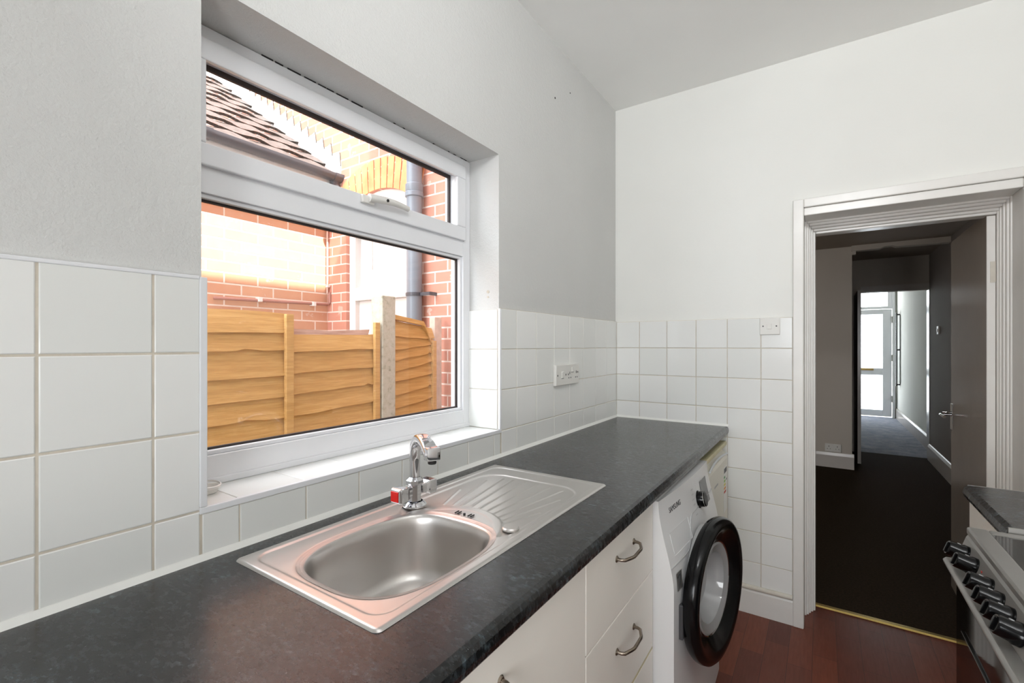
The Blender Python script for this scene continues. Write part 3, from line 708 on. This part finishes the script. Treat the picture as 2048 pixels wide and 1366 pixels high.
# ------------------------------------------------------------------ right-hand side
rw = G().prism([(1.95, .879), (1.363, .879), (1.353, .884), (1.348, .897), (1.352, .911), (1.362, WT), (1.95, WT)], 'Y', 1.497, 1.885)
tag(rw.build('worktop', 'worktop', bevel=.0), 'short dark worktop section on the right, between cooker and doorway', 'worktop')
tag(G().box(1.36, 1.95, 1.8855, 1.8885, .880, .9195).build('worktop_end_strip', 'silver'), 'pale metal edging on the doorway end of the short right-hand worktop', 'edging')
tag(G().box(1.352, 1.95, 1.4915, 1.4965, .880, .9205).build('worktop_end_strip', 'silver'), 'pale metal edging on the short right-hand worktop beside the cooker', 'edging')
rc = thing('side_cabinet', 'cream base cabinet under the short right-hand worktop', 'cabinet', (1.65, 1.69, 0))
G().box(1.382, 1.94, 1.50, 1.880, .1, .877).box(1.43, 1.45, 1.50, 1.88, 0, .1).build('carcass', 'cream_edge', rc)
G().box(1.362, 1.381, 1.502, 1.878, .112, .872).build('cabinet_door', 'cream', rc, bevel=.0015)

ck = thing('cooker', 'silver freestanding electric cooker with black knobs and a glass hob', 'cooker', (1.58, 1.235, 0))
CY0, CY1 = .985, 1.487
G().box(1.300, 1.90, CY0, CY1, .02, .893).build('cooker_body', 'cooker_silver', ck, bevel=.003)
g = G(); ring(g, 0, 0, 0, 0, 0, 0, 0); g = G()
g.box(1.282, 1.318, CY0, CY1, .893, .910).box(1.86, 1.90, CY0, CY1, .893, .910).box(1.318, 1.86, CY0, CY0 + .03, .893, .910).box(1.318, 1.86, CY1 - .03, CY1, .893, .910)
g.build('hob_frame', 'cooker_silver', ck, bevel=.004)
hb = G().box(1.3175, 1.8605, CY0 + .0295, CY1 - .0295, .893, .9085).build('glass_hob', 'glass_black', ck)
for x, y, r in ((1.45, 1.36, .075), (1.45, 1.12, .09), (1.72, 1.36, .09), (1.72, 1.12, .075)): G().lathe([(r, 0), (r + .0012, 0), (r + .0012, .0003), (r, .0003)], (x, y, .9086), n=48, closed=True).build('burner_ring', 'ink', hb)
cp = G().prism([(1.305, .893), (1.285, .893), (1.281, .886), (1.265, .835), (1.267, .815), (1.305, .815)], 'Y', CY0, CY1).build('control_panel', 'cooker_silver', ck, bevel=.002)
G().prism([(1.268, .833), (1.246, .832), (1.240, .826), (1.242, .818), (1.250, .812), (1.268, .812)], 'Y', CY0 + .002, CY1 - .004).build('panel_lip', 'cooker_silver', ck, bevel=.002)
nk = Vector((-.051, 0, .017)).normalized()
for y in (1.435, 1.365, 1.262, 1.200, 1.142, 1.086):
    p = Vector((1.2725, y, .860))
    k = G().lathe([(.0001, .034), (.0150, .034), (.0165, .031), (.0175, .012), (.0195, .009), (.0195, 0)], p, nk, 28).build('control_knob', 'black', ck, smooth=True)
    u_ = Vector((0, 1, 0)); v_ = nk.cross(u_)
    g = G().box(-.003, .003, -.012, .012, .033, .0375); g.xf(basis(p, u_, v_, nk)); g.build('knob_grip', 'black', k, bevel=.001)
    g = G().box(.0165, .0172, -.001, .001, .010, .016)
    text_mesh('knob_number', '0', .010, 'ink_light', k, basis(p + nk * .0225 + v_ * -.0160 if False else p + v_ * -.0178 + nk * .018, u_, nk, -v_) if v_.z < 0 else basis(p + v_ * .0178 + nk * .018, -u_, nk, v_))
M['red_mark'] = simple('red_mark', (170, 60, 55), .5)
for y in (1.40, 1.325, 1.23, 1.17, 1.113): G().box(1.2735, 1.2750, y - .002, y + .002, .8650, .8690).build('panel_mark', 'red_mark', ck)
od = G().box(1.262, 1.300, CY0 + .03, CY1 - .012, .12, .806).build('oven_door', 'glass_black', ck, bevel=.006)
G().box(1.268, 1.300, CY1 - .011, CY1, .10, .81).build('side_strip', 'cooker_silver', ck, bevel=.002)
G().box(1.258, 1.262, CY0 + .10, CY1 - .08, .30, .70).build('oven_window', 'glass_black', od, bevel=.001)

# ------------------------------------------------------------------ kitchen door leaf, opened into the back room
dl = struct('door_1', (1.602, 2.765, 0), 'glossy grey-brown kitchen door swung open into the next room')
leaf = G().box(1.590, 1.618, 2.795, 3.452, .012, 1.898)
leaf.build('door_leaf', 'leaf_paint', dl, bevel=.002)
G().box(1.5895, 1.6165, 2.786, 2.7955, .012, 1.886).build('hinge_edge', 'gloss_white', dl, bevel=.001, label='pale painted hinge edge')
G().box(1.600, 1.617, 2.7835, 2.7865, 1.60, 1.69).build('hinge', 'gloss_aged', dl, bevel=.001)
hp = G().box(1.583, 1.5905, 3.392, 3.432, .875, 1.015).build('handle_plate', 'chrome', dl, bevel=.002)
G().tube([(1.583, 3.412, .955), (1.548, 3.412, .955), (1.541, 3.405, .955), (1.540, 3.39, .955), (1.540, 3.31, .953)], .0075, 12).build('lever_handle', 'chrome', hp, smooth=True)
G().box(1.6175, 1.625, 3.392, 3.432, .875, 1.015).build('handle_plate', 'chrome', dl, bevel=.002)
G().tube([(1.60, 3.456, .957), (1.585, 3.50, .957), (1.565, 3.505, .957)], .006, 10).build('latch_bolt', 'chrome', dl, smooth=True)

# ------------------------------------------------------------------ back room and hall
RC = 2.39
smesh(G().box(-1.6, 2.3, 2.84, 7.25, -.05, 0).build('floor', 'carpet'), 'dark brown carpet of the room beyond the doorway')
smesh(G().box(1.0, 2.3, 7.25, 11.0, -.05, .0).build('floor', 'carpet_blue'), 'blue-grey carpet of the far hall')
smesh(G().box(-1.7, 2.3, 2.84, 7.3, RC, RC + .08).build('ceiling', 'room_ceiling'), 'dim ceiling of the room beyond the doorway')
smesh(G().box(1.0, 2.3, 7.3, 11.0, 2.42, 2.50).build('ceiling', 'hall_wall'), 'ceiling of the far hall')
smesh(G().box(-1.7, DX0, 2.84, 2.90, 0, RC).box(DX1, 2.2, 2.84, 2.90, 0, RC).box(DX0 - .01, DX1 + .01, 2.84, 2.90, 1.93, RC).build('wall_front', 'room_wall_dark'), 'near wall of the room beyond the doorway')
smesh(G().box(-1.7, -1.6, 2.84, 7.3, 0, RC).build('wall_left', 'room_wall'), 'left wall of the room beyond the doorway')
smesh(G().box(2.04, 2.20, 2.84, 7.2, 0, RC).build('wall_right', 'room_wall_dark'), 'dark grey-brown right wall of the room beyond the doorway')
smesh(G().box(-1.6, 1.268, 6.15, 7.3, 0, RC).build('trim_5', 'room_wall'), 'projecting chimney breast in the room beyond the doorway')
g = G().prism([(1.262, 2.335), (1.42, 2.335), (1.50, 2.335), (1.535, 2.352), (1.60, 2.356), (1.635, 2.340), (2.04, 2.335), (2.04, RC), (1.262, RC)], 'Y', 6.10, 6.20).box(1.268, 1.300, 6.12, 6.2, 2.30, 2.336)
smesh(g.build('trim_6', 'room_wall'), 'shallow ceiling beam with an uneven lower edge')
smesh(G().box(1.268, 1.395, 7.20, 7.30, 0, RC).box(1.395, 2.20, 7.20, 7.30, 1.985, RC).build('wall_back', 'room_wall'), 'far wall over the hall opening')
smesh(G().box(1.395, 2.045, 7.188, 7.20, 1.985, 2.06).box(1.37, 1.400, 7.188, 7.31, 0, 1.985).box(2.035, 2.075, 7.17, 7.33, 0, 1.985).build('trim_7', 'room_gloss', bevel=.004), 'painted frame around the hall opening')
sk1 = lambda y: [(y, 0), (y - .018, 0), (y - .018, .13), (y - .010, .16), (y, .165)]
smesh(G().prism(sk1(6.15), 'X', -1.6, 1.286).build('baseboard_back', 'room_gloss'), 'tall white skirting along the chimney breast')
skx = lambda x: [(x, 0), (x - .020, 0), (x - .020, .155), (x - .010, .182), (x, .186)]
smesh(G().prism(skx(2.04), 'Y', 2.9, 7.17).build('baseboard_right', 'room_gloss'), 'tall skirting along the right wall of the dim room')
smesh(G().prism(skx(2.135), 'Y', 7.33, 10.90).build('baseboard_right', 'room_gloss'), 'white skirting along the hall wall')
smesh(G().box(2.135, 2.25, 7.3, 11.0, 0, 2.45).build('wall_right', 'hall_wall'), 'pale right wall of the far hall')
smesh(G().box(1.0, 1.10, 7.3, 11.0, 0, 2.45).build('wall_left', 'hall_wall'), 'left wall of the far hall')
s2 = thing('wall_socket', 'white double socket low on the chimney breast in the dim room', 'socket', (1.10, 6.15, .21))
G().box(1.028, 1.174, 6.139, 6.15, .170, .256).build('socket_plate', 'plastic_white', s2, bevel=.003)
for x in (1.063, 1.139):
    for a, b, c, d in ((-.003, .003, .222, .234), (-.016, -.010, .198, .204), (.010, .016, .198, .204)): G().box(x + a, x + b, 6.1375, 6.1392, c, d).build('pin_slot', 'ink', s2)
s3 = thing('light_switch', 'small white light switch on the dark right wall of the dim room', 'switch', (2.04, 6.66, 1.49))
G().box(2.028, 2.04, 6.62, 6.70, 1.45, 1.535).build('switch_plate', 'plastic_white', s3, bevel=.003)
G().box(2.023, 2.028, 6.645, 6.675, 1.475, 1.508).build('rocker', 'plastic_white', s3, bevel=.002)
# hall door leaf, folded back towards us
d3 = struct('door_3', (1.36, 7.18, 0), 'door leaf painted dark for shade, standing open at the hall opening')
G().box(1.330, 1.362, 6.445, 7.185, .012, 1.945).build('door_leaf', 'shaded_leaf', d3)
G().box(1.3305, 1.3615, 6.441, 6.4455, .012, 1.945).build('door_edge', 'room_gloss', d3, label='pale painted leading edge')
# front door with top light
fd = struct('door_2', (1.7, 10.95, 0), 'white front door with frosted glass panels and brass letterbox')
g = G().box(1.10, 1.20, 10.93, 11.0, 0, 2.45).box(2.105, 2.25, 10.93, 11.0, 0, 2.45).box(1.2, 2.105, 10.93, 11.0, 2.37, 2.45); smesh(g.build('wall_back', 'hall_wall'), 'wall around the front door')
g = G().box(1.20, 1.25, 10.90, 10.98, 0, 2.37).box(2.065, 2.105, 10.88, 10.98, 0, 2.37).box(1.25, 2.065, 10.90, 10.98, 2.315, 2.37).box(1.25, 2.065, 10.90, 10.98, 2.0, 2.05).box(2.00, 2.065, 10.91, 10.98, 2.05, 2.315)
g.build('door_frame', 'upvc', fd, bevel=.004)
g = G().box(1.25, 1.36, 10.90, 10.95, .02, 1.995).box(1.93, 2.06, 10.90, 10.95, .02, 1.995).box(1.36, 1.93, 10.90, 10.95, .02, .135).box(1.36, 1.93, 10.90, 10.95, .78, .905).box(1.36, 1.93, 10.90, 10.95, 1.905, 1.995)
dlf = g.build('door_leaf', 'upvc', fd, bevel=.004)
for z0, z1 in ((.135, .78), (.905, 1.905)): G().box(1.36, 1.93, 10.925, 10.929, z0, z1).build('glass_panel', 'frosted', dlf)
G().box(1.25, 2.00, 10.94, 10.944, 2.05, 2.315).build('top_light_glass', 'glass', fd)
G().box(1.55, 1.795, 10.893, 10.90, .862, .900).build('letterbox', 'brass', dlf, bevel=.002)
G().box(1.385, 1.40, 10.86, 10.90, 1.05, 1.20).build('door_handle', 'chrome', dlf, bevel=.002)
for z in (.35, 1.10, 1.80): G().cyl((2.062, 10.885, z - .06), (2.062, 10.885, z + .06), .012, n=12).build('hinge', 'silver', fd)
pn = thing('wall_panel', 'tall narrow pale panel standing off the hall wall near the front door', 'panel', (2.12, 10.5, 1.2))
G().box(2.075, 2.092, 10.45, 10.62, .62, 1.90).build('panel_board', 'display', pn, bevel=.002)
for z in (.64, 1.25, 1.87): G().cyl((2.085, 10.53, z), (2.136, 10.53, z), .012, n=10).build('panel_bracket', 'ink', pn)
smesh(G().box(1.0, 2.4, 11.0, 14, -.08, -.02).build('floor', 'paving'), 'paved path outside the front door')

# ------------------------------------------------------------------ outside: unseen upper storey added to block the sun, ground
smesh(G().box(-.28, -.02, -3.6, 11, CZ + .08, 5.36).box(-.02, 3.0, -3.6, -3.4, CZ + .08, 5.36).build('wall_left', 'brick_own'), 'unseen brick upper storey of this house, added to shade the passage')
smesh(G().box(-6, -.213, -3, 2.3, -.25, -.20).build('floor', 'paving'), 'concrete path in the passage outside the window')

# ------------------------------------------------------------------ neighbouring house
nh = thing('neighbour_house', 'sunlit red brick neighbouring house with tiled lean-to roof seen through the window', 'house', (-2.4, 2.3, -.2))
G().box(-2.60, -2.35, -2.5, 2.3, -.2, 2.66).build('side_wall', 'brick_side', nh)
AX0, AX1 = -2.11, -1.36; ACX = (AX0 + AX1) / 2
def arch_z(x, base, rise, x0, x1):
    c = (x0 + x1) / 2; h = (x1 - x0) / 2; Rr = (h * h + rise * rise) / (2 * rise); return base + rise - Rr + math.sqrt(max(0, Rr * Rr - (x - c) ** 2))
# rear wall with the arched door recess cut in: built as columns around the opening
g = G().box(-6.0, AX0, 2.3, 2.55, -.2, 5.8).box(AX1, -.225, 2.3, 2.55, -.2, 5.8)
n = 16
for k in range(n):
    xa = AX0 + (AX1 - AX0) * k / n; xb = AX0 + (AX1 - AX0) * (k + 1) / n
    za, zb = arch_z(xa, 2.36, .13, AX0, AX1) + .0, arch_z(xb, 2.36, .13, AX0, AX1)
    g.prism([(xa, za), (xb, zb), (xb, 5.8), (xa, 5.8)], 'Y', 2.3, 2.55)
g.build('rear_wall', 'brick_rear', nh)
g = G(); 
for k in range(13):      # rubbed brick voussoirs
    xa = AX0 - .06 + (AX1 - AX0 + .12) * k / 13 + .004; xb = AX0 - .06 + (AX1 - AX0 + .12) * (k + 1) / 13 - .004
    za = arch_z(max(AX0, min(AX1, xa)), 2.36, .13, AX0, AX1); zb = arch_z(max(AX0, min(AX1, xb)), 2.36, .13, AX0, AX1)
    sl = (xa + xb) / 2 - ACX; g.prism([(xa, za), (xb, zb), (xb + sl * .14, zb + .225), (xa + sl * .14, za + .225)], 'Y', 2.293, 2.303)
g.build('brick_arch', 'arch', nh)
g = G().box(AX0, AX0 + .07, 2.33, 2.42, -.2, 2.40).box(AX1 - .05, AX1, 2.33, 2.42, -.2, 2.40).box(AX0 + .07, AX1 - .05, 2.33, 2.42, 2.18, 2.50).box(AX0 + .07, AX1 - .05, 2.33, 2.42, 1.68, 1.78)
fdr = g.build('door_frame', 'white_wood', nh, bevel=.004)
G().box(AX0 + .07, AX1 - .05, 2.385, 2.395, 1.78, 2.18).build('door_glazing', 'door_glass', fdr)
g = G().box(AX0 + .07, AX1 - .05, 2.37, 2.39, -.2, 1.68).box(AX0 + .12, AX0 + .34, 2.362, 2.371, 1.0, 1.62).box(AX0 + .40, AX1 - .10, 2.362, 2.371, 1.0, 1.62); g.build('door_panel', 'white_wood', fdr, bevel=.003)
G().box(AX0 + .205, AX0 + .215, 2.375, 2.39, 1.92, 2.18).build('glazing_bar', 'white_wood', fdr)
# lean-to roof
SL = .695; nrm = 1 / math.sqrt(1 + SL * SL)
rf = G(); CO = .235; ncourse = 11; ny = 150; RY0, RY1 = -1.2, 2.3
def rp(s_, y, lift, cshift=0):
    wv = .013 * (.5 + .5 * math.sin((y + cshift) * 2 * math.pi / .30)) ** .8
    d = lift + wv + .003 * math.sin(y * 31 + s_ * 17)
    x = -2.20 - s_ * nrm; z = 2.665 + s_ * SL * nrm
    return (x - (-SL) * nrm * d * 1.0, y, z + nrm * d)
for c in range(ncourse):
    s0 = -.02 + c * CO
    rf.cm = 0
    rf.grid(lambda u, v, s0=s0: rp(s0 + (CO + .02) * u, RY0 + (RY1 - RY0) * v, .020 * (1 - u), .15 * (c % 2)), 2, ny)
    rf.cm = 1
    rf.grid(lambda u, v, s0=s0: rp(s0 - .0005, RY0 + (RY1 - RY0) * v, -.002 + .021 * u, .15 * (c % 2)), 1, ny)
rf.build('roof', ['roof', 'roof_edge'], nh, smooth=True)
# fascia, soffit, gutter
G().box(-2.26, -2.235, -2.4, 2.3, 2.42, 2.655).box(-2.35, -2.235, -2.4, 2.3, 2.40, 2.425).build('fascia_board', 'white_wood', nh)
g = G(); pr = [(-2.185 + .052 * math.cos(R(a)), 2.672 + .052 * math.sin(R(a))) for a in range(180, 361, 15)]; pr += [(-2.185 + .047 * math.cos(R(a)), 2.672 + .047 * math.sin(R(a))) for a in range(360, 179, -15)]
g.prism(pr, 'Y', -2.4, 2.285)
gt = g.build('gutter', 'gutter', nh, smooth=True)
g = G()
for yc, ww in ((1.325, .028), (2.262, .035)):
    pr = [(-2.185 + .058 * math.cos(R(a)), 2.674 + .058 * math.sin(R(a))) for a in range(180, 361, 15)]; pr += [(-2.185 + .045 * math.cos(R(a)), 2.674 + .045 * math.sin(R(a))) for a in range(360, 179, -15)]
    g = G().prism(pr, 'Y', yc - ww, yc + ww)
    if yc > 2: g.cyl((-2.20, 2.262, 2.44), (-2.20, 2.262, 2.63), .036)
    g.build('gutter_joint' if yc < 2 else 'gutter_outlet', 'gutter', gt, smooth=True)
# stepped flashing
g = G(); pts = []; x = -2.20; low = []
zroof = lambda x_: 2.665 + SL * (-2.20 - x_) + .045
xs = -2.175; up = []
for k in range(24):
    xa = xs - .108 * k; z = zroof(xa) + .135
    up += [(xa, z - .045), (xa - .018, z + .055)] if k else [(xa, zroof(xa) + .06), (xa - .01, z + .03)]
poly = [(xs, zroof(xs) - .06)] + up + [(xs - .108 * 24, zroof(xs - .108 * 24) - .06)]
g.prism(poly, 'Y', 2.289, 2.2995); fl = g.build('stepped_flashing', 'lead', nh)
g = G()
for k in range(len(up) - 1):
    a, b = up[k], up[k + 1]; g.prism([(a[0], a[1]), (b[0], b[1]), (b[0] + .001, b[1] + .006), (a[0] + .001, a[1] + .006)], 'Y', 2.2925, 2.2998)
g.build('flashing_joint', 'roof_edge', fl)
# soil pipe
PX, PY = -1.292, 2.235
g = G().cyl((PX, PY, -.2), (PX, PY, 5.6), .052, n=28); sp = g.build('soil_pipe', 'pipe_grey', nh, smooth=True)
G().lathe([(.053, 0), (.062, .004), (.062, .03), (.057, .036), (.060, .042), (.060, .085), (.053, .092)], (PX, PY, 2.33), n=28).build('pipe_collar', 'pipe_grey', sp, smooth=True)
G().lathe([(.053, -.011), (.058, -.011), (.058, .011), (.053, .011)], (PX, PY, 1.675), n=28, closed=True).box(PX + .05, -1.15, PY - .003, PY + .003, 1.664, 1.686).box(-1.16, -1.145, PY, 2.3, 1.664, 1.686).build('pipe_bracket', 'gutter', sp, smooth=False)
# small pipes on the side wall
g = G().tube([(-2.335, 1.44, 1.645), (-2.325, 1.46, 1.645), (-2.325, 2.28, 1.662), (-2.31, 2.292, 1.675), (-2.31, 2.292, 1.76)], .011, 10); g.build('waste_pipe', 'copper', nh, smooth=True)
g = G().tube([(-2.332, 2.285, 1.75), (-2.332, 2.285, 2.42)], .008, 8); g.build('cable', 'cable', nh, smooth=True)
for y in (1.72, 2.14): G().box(-2.35, -2.305, y, y + .03, 1.640, 1.672).build('pipe_clip', 'white_wood', nh, bevel=.003)
G().box(-2.335, -2.305, 2.27, 2.295, 1.80, 1.815).build('cable_clip', 'white_wood', nh, bevel=.003)

# ------------------------------------------------------------------ garden fence
FX = -1.05
def boards(g, y0, y1, rows0, rows1, x0, x1, seed, ragged=0):
    rnd = random.Random(seed); n = 34
    for r in range(len(rows0) - 1):
        ph = rnd.uniform(0, 6); am = rnd.uniform(.001, .003)
        ph2 = rnd.uniform(0, 6)
        V = []; F = []
        for k in range(n + 1):
            t_ = k / n; y = y0 + (y1 - y0) * t_; xb = x0 + (x1 - x0) * t_
            top = rows0[r] * (1 - t_) + rows1[r] * t_ + (.0 if r == 0 else .022)
            bot = rows0[r + 1] * (1 - t_) + rows1[r + 1] * t_ + am * math.sin(ph + t_ * 5) + .0016 * math.sin(ph2 + t_ * 13)
            if r == 0: top += ragged * (.004 * math.sin(t_ * 9 + 1) + .003 * math.sin(t_ * 23))
            kn = .010 * math.exp(-((t_ - .86) / .03) ** 2) if (r + seed) % 3 == 1 else 0
            bot += kn
            V += [(xb - .008, y, top), (xb + .000, y, top), (xb + .026, y, bot), (xb + .016, y, bot)]
        for k in range(n):
            for q in range(4): F.append((4 * k + q, 4 * k + (q + 1) % 4, 4 * k + 4 + (q + 1) % 4, 4 * k + 4 + q))
        F += [(0, 1, 2, 3), (4 * n, 4 * n + 1, 4 * n + 2, 4 * n + 3)]
        g.add(V, F)
fp = thing('fence_panel', 'wide orange lap-board fence panel outside the left part of the window', 'fence panel', (FX, .8, -.2), 'orange lap-board fence panels')
low0 = [.896 - .095 * k for k in range(1, 12)]
g = G()
r0 = [1.478, 1.385, 1.305, 1.193, 1.095, 1.003, .896] + low0
boards(g, -.1, 1.186, r0, [z + .002 for z in r0], FX, FX, 3, .6)
r1 = [1.310, 1.303, 1.200, 1.101, 1.005, .905] + low0
boards(g, 1.188, 1.706, [1.385, 1.303, 1.200, 1.101, 1.005, .900] + low0, [1.392, 1.311, 1.216, 1.125, 1.026, .912] + low0, FX, FX, 5)
g.build('lap_boards', 'fence', fp)
g = G().add([(FX - .004, 1.20, 1.372), (FX - .004, 1.655, 1.385), (FX - .004, 1.665, 1.418), (FX - .004, 1.60, 1.414), (FX - .004, 1.4, 1.404), (FX - .004, 1.20, 1.410)] + [(FX + .001, 1.20, 1.372), (FX + .001, 1.655, 1.385), (FX + .001, 1.665, 1.418), (FX + .001, 1.60, 1.414), (FX + .001, 1.4, 1.404), (FX + .001, 1.20, 1.410)],
            [tuple(range(6)), tuple(range(6, 12))[::-1]] + [(k, (k + 1) % 6, 6 + (k + 1) % 6, 6 + k) for k in range(6)])
g.build('split_board', 'fence_bare', fp, label='bare pinkish split board end')
for y0, y1, zt in ((1.170, 1.206, 1.474), (1.672, 1.704, 1.456), (.2, .236, 1.474)):
    G().box(FX + .020, FX + .042, y0, y1, -.15, zt).build('batten', 'fence', fp, bevel=.002)
tag(G().box(FX - .05, FX + .045, 1.716, 1.812, -.2, 1.608).build('concrete_fence_post', 'concrete', bevel=.006), 'mossy square concrete post between the two orange fence panels', 'post')
f2 = thing('fence_panel', 'narrow orange lap-board fence panel with a broken cap, right of the concrete post', 'fence panel', (FX, 2.0, -.2), 'orange lap-board fence panels')
e0 = [1.480, 1.38, 1.305, 1.243, 1.181, 1.119, 1.041, .970, .90] + [.82 - .08 * k for k in range(10)]
e1 = [1.44, 1.375, 1.337, 1.285, 1.232, 1.160, 1.085, 1.005, .935] + [.85 - .08 * k for k in range(10)]
g = G(); boards(g, 1.814, 2.160, e0, e1, FX, FX - .01, 8); g.build('lap_boards', 'fence', f2)
g = G(); V = [(FX - .015, 1.812, 1.482), (FX + .03, 1.812, 1.482), (FX + .03, 1.812, 1.508), (FX - .015, 1.812, 1.512), (FX - .015, 2.07, 1.455), (FX + .03, 2.07, 1.450), (FX + .03, 2.05, 1.478), (FX - .015, 2.06, 1.483)]
g.add(V, [(0, 1, 2, 3), (4, 5, 6, 7), (0, 1, 5, 4), (1, 2, 6, 5), (2, 3, 7, 6), (3, 0, 4, 7)]); g.build('cap_rail', 'fence', f2)
g = G(); V = [(FX - .002, 2.05, 1.470), (FX + .028, 2.05, 1.466), (FX + .028, 2.068, 1.448), (FX - .002, 2.066, 1.452), (FX - .002, 2.125, 1.352), (FX + .020, 2.125, 1.350), (FX + .020, 2.138, 1.340), (FX - .002, 2.138, 1.342)]
g.add(V, [(0, 1, 2, 3), (4, 5, 6, 7), (0, 1, 5, 4), (1, 2, 6, 5), (2, 3, 7, 6), (3, 0, 4, 7)]); g.build('broken_cap_end', 'fence', f2)
G().box(FX + .005, FX + .026, 2.137, 2.168, -.15, 1.36).build('batten', 'fence', f2, bevel=.002)
M['old_post'] = simple('pale_old_paint_post', (214, 198, 184), .8, var=.2, scale=30)
tag(G().box(FX - .04, FX + .008, 2.170, 2.235, -.2, 1.512).build('timber_fence_post', 'old_post', bevel=.004), 'pale painted timber post at the right end of the fence', 'post')
